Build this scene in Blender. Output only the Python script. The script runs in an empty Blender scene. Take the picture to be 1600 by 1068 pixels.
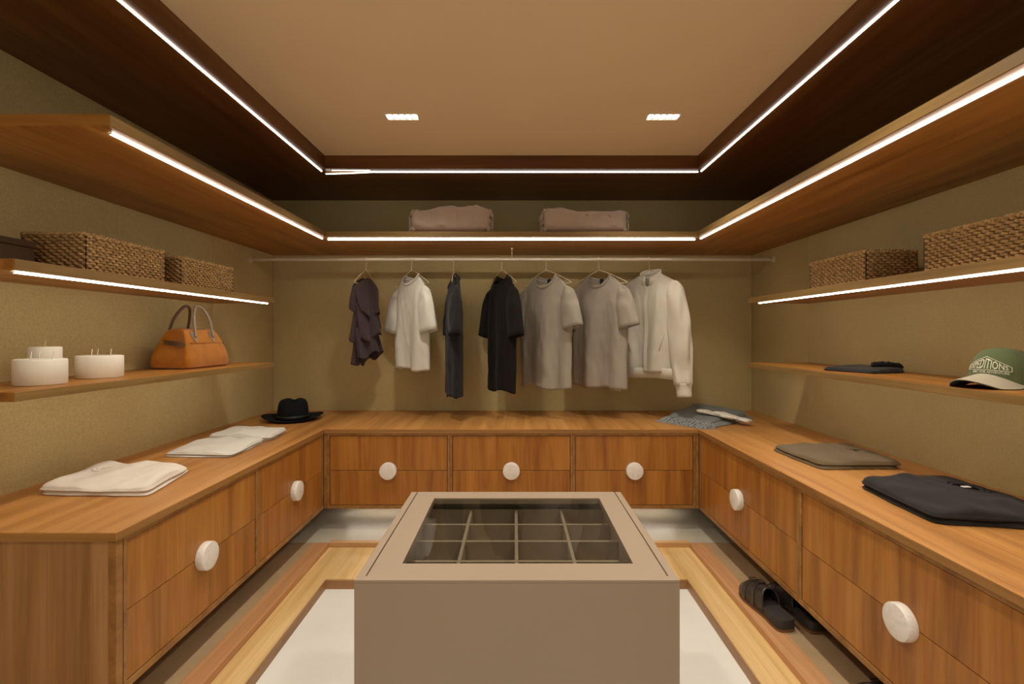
import bpy, bmesh, math, random
from mathutils import Vector, Matrix, noise
random.seed(7)
PI = math.pi
scene = bpy.context.scene
COL = scene.collection

# ------------------------------------------------------------------ camera, world, exposure
cam_d = bpy.data.cameras.new('camera')
cam = bpy.data.objects.new('camera', cam_d)
COL.objects.link(cam)
cam.location = (0, 0, 1.14)
cam.rotation_euler = (PI / 2, 0, 0)
cam_d.sensor_width = 36
cam_d.lens = 17.1
cam_d.shift_x = -0.0025
cam_d.shift_y = -0.0075
cam_d.clip_start = 0.02
scene.camera = cam

WORLD = 1.25
w = bpy.data.worlds.new('world')
scene.world = w
w.use_nodes = True
w.node_tree.nodes['Background'].inputs[0].default_value = (1.0, 0.92, 0.78, 1)
w.node_tree.nodes['Background'].inputs[1].default_value = WORLD

scene.view_settings.view_transform = 'Standard'
scene.view_settings.look = 'None'
scene.view_settings.gamma = 1
scene.view_settings.use_curve_mapping = False
scene.view_settings.exposure = 0.0

LED_COL = (1.0, 0.93, 0.80)
LED_SOFFIT, LED_SHELF, LED_BACK, LED_MID, LED_LOW, LED_UNDER = 5.5, 14.0, 28.0, 18.0, 15.0, 24.0
SPOT_POWER = 34.0

# ------------------------------------------------------------------ materials
MAT = {}


def nodes_of(name):
    m = bpy.data.materials.new(name)
    m.use_nodes = True
    nt = m.node_tree
    b = nt.nodes['Principled BSDF']
    MAT[name] = m
    return m, nt, b


def N(nt, kind, **kw):
    n = nt.nodes.new(kind)
    for k, v in kw.items():
        if k in n.inputs:
            n.inputs[k].default_value = v
        else:
            setattr(n, k, v)
    return n


def coords(nt, scale=(1, 1, 1), rand=True):
    tc = N(nt, 'ShaderNodeTexCoord')
    mp = N(nt, 'ShaderNodeMapping')
    mp.inputs['Scale'].default_value = scale
    if rand:
        oi = N(nt, 'ShaderNodeObjectInfo')
        mu = N(nt, 'ShaderNodeVectorMath', operation='SCALE')
        cb = N(nt, 'ShaderNodeCombineXYZ')
        nt.links.new(oi.outputs['Random'], cb.inputs[0])
        nt.links.new(oi.outputs['Random'], cb.inputs[1])
        nt.links.new(oi.outputs['Random'], cb.inputs[2])
        nt.links.new(cb.outputs[0], mu.inputs[0])
        mu.inputs['Scale'].default_value = 7.3
        ad = N(nt, 'ShaderNodeVectorMath', operation='ADD')
        nt.links.new(tc.outputs['Object'], ad.inputs[0])
        nt.links.new(mu.outputs[0], ad.inputs[1])
        nt.links.new(ad.outputs[0], mp.inputs['Vector'])
    else:
        nt.links.new(tc.outputs['Object'], mp.inputs['Vector'])
    return mp.outputs[0]


def ramp(nt, fac, stops):
    r = N(nt, 'ShaderNodeValToRGB')
    e = r.color_ramp.elements
    while len(e) < len(stops):
        e.new(0.5)
    for i, (p, c) in enumerate(stops):
        e[i].position = p
        e[i].color = (*c, 1)
    nt.links.new(fac, r.inputs[0])
    return r.outputs[0]


def mixc(nt, a, b, fac, mode='MULTIPLY'):
    m = N(nt, 'ShaderNodeMix', data_type='RGBA', blend_type=mode)
    if isinstance(fac, (int, float)):
        m.inputs[0].default_value = fac
    else:
        nt.links.new(fac, m.inputs[0])
    for s, v in ((6, a), (7, b)):
        if isinstance(v, tuple):
            m.inputs[s].default_value = (*v, 1)
        else:
            nt.links.new(v, m.inputs[s])
    return m.outputs[2]


def bump(nt, b, h, strength=0.2, dist=0.002):
    bp = N(nt, 'ShaderNodeBump')
    bp.inputs['Strength'].default_value = strength
    bp.inputs['Distance'].default_value = dist
    nt.links.new(h, bp.inputs['Height'])
    nt.links.new(bp.outputs[0], b.inputs['Normal'])


def wood(name, dark, mid, light, axis='Z', rough=0.42, spec=0.4, sc=1.0):
    m, nt, b = nodes_of(name)
    ax = {'X': 0, 'Y': 1, 'Z': 2}[axis]
    s1 = [16 * sc] * 3
    s1[ax] = 0.9 * sc
    s2 = [120 * sc] * 3
    s2[ax] = 3.0 * sc
    n1 = N(nt, 'ShaderNodeTexNoise', Scale=1.0, Detail=7.0, Roughness=0.6, Distortion=0.7)
    nt.links.new(coords(nt, s1), n1.inputs['Vector'])
    n2 = N(nt, 'ShaderNodeTexNoise', Scale=1.0, Detail=3.0, Roughness=0.6)
    nt.links.new(coords(nt, s2), n2.inputs['Vector'])
    s3 = [5 * sc] * 3
    s3[ax] = 0.35 * sc
    n3 = N(nt, 'ShaderNodeTexNoise', Scale=1.0, Detail=2.0, Roughness=0.5, Distortion=0.4)
    nt.links.new(coords(nt, s3), n3.inputs['Vector'])
    c1 = ramp(nt, n1.outputs[0], [(0.30, dark), (0.5, mid), (0.72, light)])
    c2 = ramp(nt, n2.outputs[0], [(0.35, (0.78, 0.74, 0.70)), (0.6, (1, 1, 1))])
    c3 = ramp(nt, n3.outputs[0], [(0.35, (0.86, 0.83, 0.80)), (0.65, (1.06, 1.05, 1.03))])
    c = mixc(nt, c1, c2, 0.55)
    c = mixc(nt, c, c3, 0.8)
    nt.links.new(c, b.inputs['Base Color'])
    b.inputs['Roughness'].default_value = rough
    b.inputs['Specular IOR Level'].default_value = spec
    bump(nt, b, n2.outputs[0], 0.12, 0.0008)
    return m


def plain(name, col, rough=0.5, metal=0.0, spec=0.5, var=0.06, nscale=40, bstr=0.0, bscale=300, sheen=0.0):
    m, nt, b = nodes_of(name)
    v = coords(nt)
    n = N(nt, 'ShaderNodeTexNoise', Scale=nscale, Detail=4.0, Roughness=0.6)
    nt.links.new(v, n.inputs['Vector'])
    lo = tuple(x * (1 - var) for x in col)
    hi = tuple(min(1, x * (1 + var)) for x in col)
    c = ramp(nt, n.outputs[0], [(0.3, lo), (0.7, hi)])
    nt.links.new(c, b.inputs['Base Color'])
    b.inputs['Roughness'].default_value = rough
    b.inputs['Metallic'].default_value = metal
    b.inputs['Specular IOR Level'].default_value = spec
    if sheen:
        b.inputs['Sheen Weight'].default_value = sheen
    if bstr:
        n2 = N(nt, 'ShaderNodeTexNoise', Scale=bscale, Detail=3.0, Roughness=0.6)
        nt.links.new(v, n2.inputs['Vector'])
        bump(nt, b, n2.outputs[0], bstr, 0.002)
    return m


def woven(name, col, thread=260.0, rough=0.9, contrast=0.35, bstr=0.5):
    m, nt, b = nodes_of(name)
    v = coords(nt, rand=False)
    hs = []
    for d in ('X', 'Y', 'Z'):
        wv = N(nt, 'ShaderNodeTexWave', wave_type='BANDS', bands_direction=d, Scale=thread / 6.283, Distortion=2.2, Detail=2.0)
        wv.inputs['Detail Scale'].default_value = 1.5
        nt.links.new(v, wv.inputs['Vector'])
        hs.append(wv.outputs['Fac'])
    a = N(nt, 'ShaderNodeMath', operation='ADD')
    nt.links.new(hs[0], a.inputs[0])
    nt.links.new(hs[1], a.inputs[1])
    a2 = N(nt, 'ShaderNodeMath', operation='ADD')
    nt.links.new(a.outputs[0], a2.inputs[0])
    nt.links.new(hs[2], a2.inputs[1])
    n = N(nt, 'ShaderNodeTexNoise', Scale=thread * 0.55, Detail=4.0, Roughness=0.7)
    nt.links.new(v, n.inputs['Vector'])
    a3 = N(nt, 'ShaderNodeMath', operation='MULTIPLY_ADD')
    nt.links.new(a2.outputs[0], a3.inputs[0])
    a3.inputs[1].default_value = 0.22
    nt.links.new(n.outputs[0], a3.inputs[2])
    lo = tuple(x * (1 - contrast) for x in col)
    hi = tuple(min(1, x * (1 + contrast * 0.7)) for x in col)
    c = ramp(nt, a3.outputs[0], [(0.55, lo), (1.0, hi)])
    nb = N(nt, 'ShaderNodeTexNoise', Scale=2.2, Detail=3.0, Roughness=0.6)
    nt.links.new(v, nb.inputs['Vector'])
    cb = ramp(nt, nb.outputs[0], [(0.3, (0.92, 0.92, 0.91)), (0.7, (1.05, 1.05, 1.05))])
    c = mixc(nt, c, cb, 1.0)
    nt.links.new(c, b.inputs['Base Color'])
    b.inputs['Roughness'].default_value = rough
    b.inputs['Specular IOR Level'].default_value = 0.15
    bump(nt, b, a3.outputs[0], bstr, 0.0015)
    return m


def cloth(name, col, rough=0.9, fine=900, bstr=0.25, sheen=0.15, var=0.05):
    m = plain(name, col, rough=rough, spec=0.15, var=var, nscale=9, bstr=bstr, bscale=fine, sheen=sheen)
    return m


def emit(name, col, strength):
    m, nt, b = nodes_of(name)
    n = N(nt, 'ShaderNodeTexNoise', Scale=20.0)
    nt.links.new(coords(nt), n.inputs['Vector'])
    c = ramp(nt, n.outputs[0], [(0.0, col), (1.0, col)])
    nt.links.new(c, b.inputs['Emission Color'])
    b.inputs['Emission Strength'].default_value = strength
    b.inputs['Base Color'].default_value = (0.8, 0.8, 0.8, 1)
    return m


W_D, W_M, W_L = (0.26, 0.090, 0.014), (0.41, 0.165, 0.028), (0.52, 0.235, 0.05)
wood('wood_drawer', W_D, W_M, W_L, 'Z')
wood('wood_panel', (0.29, 0.14, 0.055), (0.41, 0.215, 0.09), (0.50, 0.28, 0.13), 'Z', sc=0.7)
wood('wood_counter', (0.36, 0.155, 0.04), (0.53, 0.25, 0.07), (0.64, 0.335, 0.11), 'Y', rough=0.36)
wood('wood_edge', (0.22, 0.10, 0.028), (0.33, 0.16, 0.045), (0.43, 0.22, 0.07), 'Y')
wood('wood_edge_x', (0.22, 0.10, 0.028), (0.33, 0.16, 0.045), (0.43, 0.22, 0.07), 'X')
wood('shelf_edge', (0.20, 0.12, 0.04), (0.29, 0.18, 0.062), (0.37, 0.235, 0.09), 'Y')
wood('shelf_edge_x', (0.20, 0.12, 0.04), (0.29, 0.18, 0.062), (0.37, 0.235, 0.09), 'X')
wood('wood_shelf', (0.25, 0.10, 0.018), (0.40, 0.17, 0.032), (0.52, 0.25, 0.06), 'Y')
wood('wood_shelf_x', (0.25, 0.10, 0.018), (0.40, 0.17, 0.032), (0.52, 0.25, 0.06), 'X')
wood('wood_soffit', (0.10, 0.036, 0.008), (0.16, 0.060, 0.014), (0.22, 0.09, 0.024), 'Y', rough=0.38)
wood('wood_soffit_x', (0.10, 0.036, 0.008), (0.16, 0.060, 0.014), (0.22, 0.09, 0.024), 'X', rough=0.38)
wood('wood_step', (0.62, 0.40, 0.155), (0.77, 0.54, 0.245), (0.84, 0.62, 0.32), 'Y', rough=0.35)  # same wood as elsewhere, paled in colour for strong light from above
wood('wood_step_lit_x', (0.62, 0.40, 0.155), (0.77, 0.54, 0.245), (0.84, 0.62, 0.32), 'X', rough=0.35)
wood('wood_lip', (0.43, 0.21, 0.09), (0.56, 0.295, 0.135), (0.65, 0.36, 0.18), 'Y', rough=0.4)  # front of the platform, coloured as the part lit from overhead
wood('wood_lip_lit_x', (0.50, 0.29, 0.12), (0.64, 0.39, 0.18), (0.72, 0.46, 0.23), 'X', rough=0.4)
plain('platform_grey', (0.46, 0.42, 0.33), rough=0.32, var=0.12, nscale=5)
plain('platform_shaded', (0.42, 0.29, 0.165), rough=0.34, var=0.12, nscale=5)  # side deck darkened in colour for the shade under the cabinets
wood('wood_riser', (0.26, 0.13, 0.05), (0.38, 0.2, 0.085), (0.48, 0.27, 0.12), 'Y')
wood('wood_riser_x', (0.26, 0.13, 0.05), (0.38, 0.2, 0.085), (0.48, 0.27, 0.12), 'X')
plain('stone_white', (0.78, 0.77, 0.73), rough=0.35, var=0.05, nscale=3)
woven('wall_fabric', (0.585, 0.475, 0.235), thread=640, contrast=0.25, bstr=0.35)
plain('ceiling_paint', (0.86, 0.69, 0.46), rough=0.9, spec=0.1, var=0.02, nscale=2)
plain('taupe', (0.318, 0.235, 0.162), rough=0.5, var=0.02, nscale=3)
plain('taupe_inner', (0.50, 0.43, 0.36), rough=0.7, var=0.04)
plain('gap_dark', (0.03, 0.022, 0.015), rough=0.9)
plain('aluminium', (0.72, 0.68, 0.6), rough=0.35, metal=0.9)
plain('rod_metal', (0.72, 0.65, 0.53), rough=0.35, metal=0.25, var=0.02)
plain('hanger_metal', (0.75, 0.65, 0.46), rough=0.35, metal=0.3, var=0.03)
plain('brass', (0.8, 0.55, 0.22), rough=0.25, metal=1.0)
plain('white_plastic', (0.85, 0.83, 0.78), rough=0.5)
emit('led_soffit', LED_COL, LED_SOFFIT)
emit('led_shelf', LED_COL, LED_SHELF)
emit('led_mid', LED_COL, LED_MID)
emit('led_back', LED_COL, LED_BACK)
emit('led_low', LED_COL, LED_LOW)
emit('led_under', (1.0, 0.92, 0.78), LED_UNDER)
emit('led_loose', LED_COL, 1.6)
emit('spot_cell', LED_COL, 9.0)
# marble
m, nt, b = nodes_of('marble')
v = coords(nt, (9, 9, 9))
n = N(nt, 'ShaderNodeTexNoise', Scale=1.2, Detail=8.0, Roughness=0.65, Distortion=1.6)
nt.links.new(v, n.inputs['Vector'])
nt.links.new(ramp(nt, n.outputs[0], [(0.42, (0.82, 0.78, 0.73)), (0.495, (0.73, 0.69, 0.645)), (0.53, (0.82, 0.78, 0.73))]), b.inputs['Base Color'])
b.inputs['Roughness'].default_value = 0.3
# candle wax
plain('wax', (0.95, 0.93, 0.83), rough=0.45, var=0.02, nscale=6)
MAT['wax'].node_tree.nodes['Principled BSDF'].inputs['Subsurface Weight'].default_value = 0.15
MAT['wax'].node_tree.nodes['Principled BSDF'].inputs['Subsurface Radius'].default_value = (0.02, 0.012, 0.006)
plain('wick', (0.8, 0.77, 0.68), rough=0.9)
# glass
m = bpy.data.materials.new('glass')
m.use_nodes = True
nt = m.node_tree
nt.nodes.remove(nt.nodes['Principled BSDF'])
tr = N(nt, 'ShaderNodeBsdfTransparent')
tr.inputs[0].default_value = (0.86, 0.87, 0.85, 1)
gl = N(nt, 'ShaderNodeBsdfGlossy')
gl.inputs['Roughness'].default_value = 0.02
fr = N(nt, 'ShaderNodeFresnel')
fr.inputs[0].default_value = 1.6
mx = N(nt, 'ShaderNodeMixShader')
ge = N(nt, 'ShaderNodeNewGeometry')
mb = N(nt, 'ShaderNodeMath', operation='SUBTRACT')
mb.inputs[0].default_value = 1.0
nt.links.new(ge.outputs['Backfacing'], mb.inputs[1])
mf = N(nt, 'ShaderNodeMath', operation='MULTIPLY')
nt.links.new(mb.outputs[0], mf.inputs[0])
nt.links.new(fr.outputs[0], mf.inputs[1])
nt.links.new(mf.outputs[0], mx.inputs[0])
nt.links.new(tr.outputs[0], mx.inputs[1])
nt.links.new(gl.outputs[0], mx.inputs[2])
nt.links.new(mx.outputs[0], nt.nodes['Material Output'].inputs[0])
MAT['glass'] = m
# seagrass
for nm, base in (('seagrass', (0.47, 0.30, 0.13)), ('seagrass_rim', (0.5, 0.33, 0.15))):
    m, nt, b = nodes_of(nm)
    n = N(nt, 'ShaderNodeTexNoise', Scale=90.0, Detail=3.0, Roughness=0.7)
    nt.links.new(coords(nt), n.inputs['Vector'])
    nt.links.new(ramp(nt, n.outputs[0], [(0.32, tuple(x * 0.45 for x in base)), (0.5, base), (0.7, tuple(min(1, x * 1.5) for x in base))]), b.inputs['Base Color'])
    b.inputs['Roughness'].default_value = 0.75
    b.inputs['Specular IOR Level'].default_value = 0.25
    n2 = N(nt, 'ShaderNodeTexNoise', Scale=420.0, Detail=2.0)
    nt.links.new(coords(nt), n2.inputs['Vector'])
    bump(nt, b, n2.outputs[0], 0.5, 0.002)
plain('basket_inner', (0.2, 0.12, 0.05), rough=0.9)
plain('dark_box', (0.075, 0.045, 0.02), rough=0.7)
plain('suede', (0.43, 0.155, 0.012), rough=0.85, spec=0.15, var=0.22, nscale=14, bstr=0.25, bscale=700, sheen=0.3)
plain('leather_brown', (0.11, 0.062, 0.036), rough=0.4, var=0.1)
plain('leather_taupe', (0.30, 0.235, 0.18), rough=0.42, var=0.08)
plain('leather_black', (0.028, 0.022, 0.018), rough=0.3, var=0.15, bstr=0.15, bscale=400)
plain('sole_black', (0.03, 0.025, 0.02), rough=0.6)
plain('footbed', (0.13, 0.095, 0.07), rough=0.35, var=0.1)
plain('sole_edge', (0.22, 0.10, 0.035), rough=0.6)
plain('felt_black', (0.010, 0.011, 0.014), rough=0.95, spec=0.15, bstr=0.3, bscale=900)
plain('ribbon_black', (0.008, 0.008, 0.009), rough=0.4)
cloth('cotton_white', (0.66, 0.64, 0.58))
cloth('cotton_ivory', (0.74, 0.68, 0.60))
cloth('cotton_grey', (0.36, 0.325, 0.27))
cloth('cotton_taupe', (0.36, 0.315, 0.265))
cloth('cotton_black', (0.022, 0.021, 0.021), sheen=0.1)
cloth('cotton_charcoal', (0.018, 0.019, 0.021), sheen=0.1)
cloth('knit_black', (0.013, 0.011, 0.010), bstr=0.5, fine=400, sheen=0.05)
cloth('plum', (0.060, 0.040, 0.042), sheen=0.1)
cloth('satin_cream', (0.62, 0.585, 0.495), rough=0.6, bstr=0.1)
cloth('satin_cream_rib', (0.66, 0.62, 0.53), rough=0.8)
cloth('olive', (0.155, 0.112, 0.06))
cloth('plush_mauve', (0.54, 0.43, 0.365), bstr=0.6, fine=260, sheen=0.4)
cloth('scarf_grey', (0.19, 0.205, 0.195), bstr=0.5, fine=500)
cloth('scarf_fringe', (0.34, 0.36, 0.36))
cloth('glove_knit', (0.72, 0.68, 0.6), bstr=0.5, fine=350)
cloth('cap_green', (0.115, 0.15, 0.068), fine=700)
cloth('cap_beige', (0.47, 0.43, 0.32), fine=700)
cloth('cap_under', (0.05, 0.03, 0.015))
cloth('cap_print', (0.78, 0.76, 0.6))
cloth('navy_nylon', (0.013, 0.013, 0.015), rough=0.55, bstr=0.1)
cloth('fuzzy_black', (0.008, 0.007, 0.008), bstr=0.9, fine=200)
plain('tag_black', (0.02, 0.02, 0.02), rough=0.8)

# ------------------------------------------------------------------ mesh helpers


def obj(name, bm, mat, parent=None, smooth=False, bevel=0.0, subsurf=0, solid=0.0, loc=None, autos=None):
    me = bpy.data.meshes.new(name)
    bmesh.ops.recalc_face_normals(bm, faces=bm.faces[:])
    bm.to_mesh(me)
    bm.free()
    me.materials.append(MAT[mat])
    o = bpy.data.objects.new(name, me)
    COL.objects.link(o)
    if parent is not None:
        o.parent = parent
    if loc:
        o.location = loc
    if smooth:
        for p in me.polygons:
            p.use_smooth = True
        if autos:
            me.set_sharp_from_angle(angle=math.radians(autos))
    if solid:
        s = o.modifiers.new('solid', 'SOLIDIFY')
        s.thickness = solid
        s.offset = 0
    if bevel:
        s = o.modifiers.new('bevel', 'BEVEL')
        s.width = bevel
        s.segments = 2
        s.limit_method = 'ANGLE'
        s.angle_limit = math.radians(40)
    if subsurf:
        s = o.modifiers.new('sub', 'SUBSURF')
        s.levels = subsurf
        s.render_levels = subsurf
    return o


def tag(o, label, cat, group=None):
    o['label'] = label
    o['category'] = cat
    if group:
        o['group'] = group
    return o


def struct(o, label=None):
    o['kind'] = 'structure'
    if label:
        o['label'] = label
    return o


def thing(name, label, cat, loc=(0, 0, 0), rotz=0.0, group=None):
    o = bpy.data.objects.new(name, None)
    COL.objects.link(o)
    o.location = loc
    o.rotation_euler = (0, 0, rotz)
    o.empty_display_size = 0.05
    return tag(o, label, cat, group)


def box(bm, x0, x1, y0, y1, z0, z1):
    v = [bm.verts.new(p) for p in ((x0, y0, z0), (x1, y0, z0), (x1, y1, z0), (x0, y1, z0), (x0, y0, z1), (x1, y0, z1), (x1, y1, z1), (x0, y1, z1))]
    for f in ((0, 3, 2, 1), (4, 5, 6, 7), (0, 1, 5, 4), (1, 2, 6, 5), (2, 3, 7, 6), (3, 0, 4, 7)):
        bm.faces.new([v[i] for i in f])
    return bm


def bx(*a):
    return box(bmesh.new(), *a)


def prism(pts, z0, z1):
    bm = bmesh.new()
    lo = [bm.verts.new((x, y, z0)) for x, y in pts]
    hi = [bm.verts.new((x, y, z1)) for x, y in pts]
    bm.faces.new(lo[::-1])
    bm.faces.new(hi)
    k = len(pts)
    for i in range(k):
        j = (i + 1) % k
        bm.faces.new((lo[i], lo[j], hi[j], hi[i]))
    return bm


def rings(bm, rs, closed=True, cap0=True, cap1=True):
    """skin a list of rings (lists of points) into bm"""
    vs = [[bm.verts.new(p) for p in r] for r in rs]
    k = len(rs[0])
    for a, b in zip(vs[:-1], vs[1:]):
        for i in range(k if closed else k - 1):
            j = (i + 1) % k
            bm.faces.new((a[i], a[j], b[j], b[i]))
    if cap0 and closed:
        bm.faces.new(vs[0][::-1])
    if cap1 and closed:
        bm.faces.new(vs[-1])
    return vs


def tube(bm, pts, r, n=8, cap=True, flat=None):
    pts = [Vector(p) for p in pts]
    rs = []
    up = None
    for i, p in enumerate(pts):
        a = pts[max(0, i - 1)]
        c = pts[min(len(pts) - 1, i + 1)]
        t = (c - a).normalized()
        if up is None:
            up = Vector((0, 0, 1)) if abs(t.z) < 0.9 else Vector((1, 0, 0))
        s = t.cross(up).normalized()
        u = s.cross(t).normalized()
        up = u
        rr = r[i] if isinstance(r, (list, tuple)) else r
        f = flat or 1.0
        rs.append([p + s * (rr * math.cos(2 * PI * k / n)) + u * (rr * f * math.sin(2 * PI * k / n)) for k in range(n)])
    rings(bm, rs, True, cap, cap)
    return bm


def lathe(profile, n=40, bm=None, cx=0, cy=0):
    bm = bm or bmesh.new()
    rs = []
    for r, z in profile:
        rs.append([(cx + r * math.cos(2 * PI * k / n), cy + r * math.sin(2 * PI * k / n), z) for k in range(n)])
    rings(bm, rs)
    return bm


def nz(x, y, z, s=1.0):
    return noise.noise(Vector((x * s, y * s, z * s)))


def catmull(pts, n=8):
    P = [Vector(p) for p in pts]
    P = [P[0] * 2 - P[1]] + P + [P[-1] * 2 - P[-2]]
    out = []
    for i in range(1, len(P) - 2):
        for k in range(n):
            t = k / n
            a, b, c, d = P[i - 1], P[i], P[i + 1], P[i + 2]
            out.append(0.5 * ((2 * b) + (c - a) * t + (2 * a - 5 * b + 4 * c - d) * t * t + (3 * b - a - 3 * c + d) * t ** 3))
    out.append(P[-2])
    return out


# ------------------------------------------------------------------ dimensions of the room (metres)
XL, XR, YB, YF = -1.64, 1.61, 3.30, -1.60       # wall faces
CL, CR, CB = -1.04, 1.005, 2.65                 # cabinet and shelf fronts
YE = 1.27                                       # near end of the left run
SOF, CEI = 2.0475, 2.12
Z_WHITE, Z_STEP, Z_PLAT = 0.0, 0.045, 0.07
CABZ, CTU, CTT = 0.19, 0.600, 0.624

# ------------------------------------------------------------------ setting
o = struct(obj('floor', bx(XL - 0.1, XR + 0.1, YF - 0.1, YB + 0.1, -0.06, Z_WHITE), 'stone_white'), 'pale stone floor between the wooden steps')
# raised platform round the room: lower tread, grey back deck, lit front strip and shaded sides by colour
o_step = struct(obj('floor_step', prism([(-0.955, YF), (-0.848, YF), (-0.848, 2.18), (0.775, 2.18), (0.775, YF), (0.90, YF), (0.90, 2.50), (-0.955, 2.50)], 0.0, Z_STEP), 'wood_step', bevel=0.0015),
           'wooden step in a brightly lit honey tone framing the pale floor')
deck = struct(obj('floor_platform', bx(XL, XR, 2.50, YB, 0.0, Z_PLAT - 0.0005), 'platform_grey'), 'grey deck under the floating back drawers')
obj('side_deck', bx(XL, -1.03, YF, 2.4995, 0.0, Z_PLAT - 0.0008), 'platform_shaded', deck)
obj('side_deck', bx(0.975, XR, YF, 2.4995, 0.0, Z_PLAT - 0.0008), 'platform_shaded', deck)
obj('lit_edge', bx(-1.03, -0.955, YF, 2.4995, 0.0, Z_PLAT), 'wood_lip', deck, bevel=0.0015)  # lit front of the deck split off as its own paler piece
obj('lit_edge', bx(0.90, 0.975, YF, 2.4995, 0.0, Z_PLAT), 'wood_lip', deck, bevel=0.0015)
obj('lit_edge', bx(-0.955, 0.90, 2.4985, 2.53, 0.0, Z_PLAT), 'wood_lip_lit_x', deck, bevel=0.0015)
stp = o_step
obj('riser', bx(-0.8482, -0.8455, YF, 2.1772, 0.0005, Z_STEP - 0.006), 'wood_riser', stp)
obj('riser', bx(0.7725, 0.7752, YF, 2.1772, 0.0005, Z_STEP - 0.006), 'wood_riser', stp)
obj('riser', bx(-0.8455, 0.7725, 2.1775, 2.1802, 0.0005, Z_STEP - 0.006), 'wood_riser_x', stp)


def wall(name, a, panels, label):
    wl = struct(obj(name, bx(*a), 'gap_dark'), label)
    for p in panels:
        obj('wall_panel', bx(*p), 'wall_fabric', wl, bevel=0.001)
    return wl


G = 0.0008
ys = [YF, -0.2, 1.2, 2.645, YB]
wall('wall_left', (XL - 0.12, XL - 0.010, YF - 0.1, YB + 0.1, 0, 2.3), [(XL - 0.0105, XL, ys[i] + G, ys[i + 1] - G, 0, 2.25) for i in range(4)], 'beige woven wall covering behind the left shelves')
ys = [YF, -0.1, 1.3, 2.665, YB]
wall('wall_right', (XR + 0.010, XR + 0.12, YF - 0.1, YB + 0.1, 0, 2.3), [(XR, XR + 0.0105, ys[i] + G, ys[i + 1] - G, 0, 2.25) for i in range(4)], 'beige woven wall covering behind the right shelves')
wall('wall_back', (XL - 0.1, XR + 0.1, YB + 0.010, YB + 0.12, 0, 2.3), [(XL, XR, YB, YB + 0.0105, 0, 2.25)], 'beige woven wall covering behind the hanging clothes')
fw = wall('wall_front', (XL - 0.1, -0.95, YF - 0.12, YF - 0.010, 0, 2.3), [(XL, -0.95, YF - 0.0105, YF, 0, 2.25), (0.95, XR, YF - 0.0105, YF, 0, 2.25)], 'beige woven wall covering beside the unseen opening added opposite the hanging rail')  # gap between the two halves is added to let world light in as fill
obj('wall_core', bx(0.95, XR + 0.1, YF - 0.12, YF - 0.010, 0, 2.3), 'gap_dark', fw)
struct(obj('ceiling', bx(XL - 0.1, XR + 0.1, YF - 0.1, YB + 0.1, CEI, CEI + 0.15), 'ceiling_paint'), 'tan painted ceiling panel')
YO = -1.0
sof = struct(obj('ceiling_soffit', bx(XL, XR, YF, YO, SOF, CEI), 'wood_soffit_x'), 'dark wooden soffit framing the ceiling')
obj('soffit_board', bx(XL, CL, YO, YB, SOF, CEI), 'wood_soffit', sof, bevel=0.0015)
obj('soffit_board', bx(CR, XR, YO, YB, SOF, CEI), 'wood_soffit', sof, bevel=0.0015)
obj('soffit_board', bx(CL, CR, 2.665, YB, SOF, CEI), 'wood_soffit_x', sof, bevel=0.0015)

# ------------------------------------------------------------------ light strips


def led(label, p0, p1, group, wd=0.0092, mat=None, pts=None):
    """slim half-round light bar on the underside of a board from p0 to p1"""
    p0, p1 = Vector(p0), Vector(p1)
    mat = mat or {'ceiling soffit light strips': 'led_soffit', 'deep shelf light strips': 'led_shelf', 'narrow shelf light strips': 'led_mid'}[group]
    t = thing('light_strip', label, 'light', tuple(p0), 0, group)
    L = (p1 - p0)
    d = L.normalized()
    s = Vector((-d.y, d.x, 0))
    path = [Vector((0, 0, 0)), L] if pts is None else [Vector(p) - p0 for p in pts]
    prof = [(-wd / 2, -0.0008), (-wd / 2, -0.003), (-wd * 0.3, -0.0052), (0, -0.006), (wd * 0.3, -0.0052), (wd / 2, -0.003), (wd / 2, -0.0008)]
    bm = bmesh.new()
    rings(bm, [[q + s * a + Vector((0, 0, z)) for a, z in prof] for q in path])
    obj('diffuser', bm, mat, t)
    for q, e in ((path[0], -1), (path[-1], 1)):
        bm = bmesh.new()
        c0 = q + d * (0.0002 * e)
        c1 = q + d * (0.003 * e)
        rings(bm, [[c + s * (a * 1.05) + Vector((0, 0, z)) for a, z in prof] for c in (c0, c1)])
        obj('end_cap', bm, 'white_plastic', t)
    return t


ZS, ZST = 1.675, 1.705           # deep upper shelf underside / top
gu = 'ceiling soffit light strips'
led('white light strip along the left edge of the ceiling soffit', (CL - 0.032, -0.95, SOF), (CL - 0.032, 2.70, SOF), gu)
led('white light strip along the right edge of the ceiling soffit', (CR + 0.032, -0.95, SOF), (CR + 0.032, 2.70, SOF), gu)
a, b_ = (CL - 0.012, 2.715, SOF), (CR + 0.018, 2.715, SOF)
led('white light strip sagging slightly at one end, on the back soffit above the blankets', a, b_, gu, pts=[(a[0], a[1], SOF - 0.010), (-0.93, a[1], SOF - 0.0065), (-0.80, a[1], SOF), b_])
t = thing('strip_channel', 'bare dim channel above the sagging end of the back soffit light strip', 'channel', (CL, 2.69, SOF))
obj('tray', bx(0.03, 0.24, -0.006, 0.006, -0.003, -0.0005), 'led_loose', t)
obj('end_cap', bx(0.026, 0.0298, -0.007, 0.007, -0.004, -0.0005), 'white_plastic', t)
gs = 'deep shelf light strips'
led('white light strip under the left deep shelf', (CL - 0.032, YE + 0.02, ZS), (CL - 0.032, 2.71, ZS), gs)
led('white light strip under the right deep shelf', (CR + 0.032, 0.55, ZS), (CR + 0.032, 2.71, ZS), gs)
led('white light strip under the back deep shelf above the rail', (CL - 0.008, 2.735, ZS), (CR + 0.008, 2.735, ZS), gs, mat='led_back')

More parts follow.
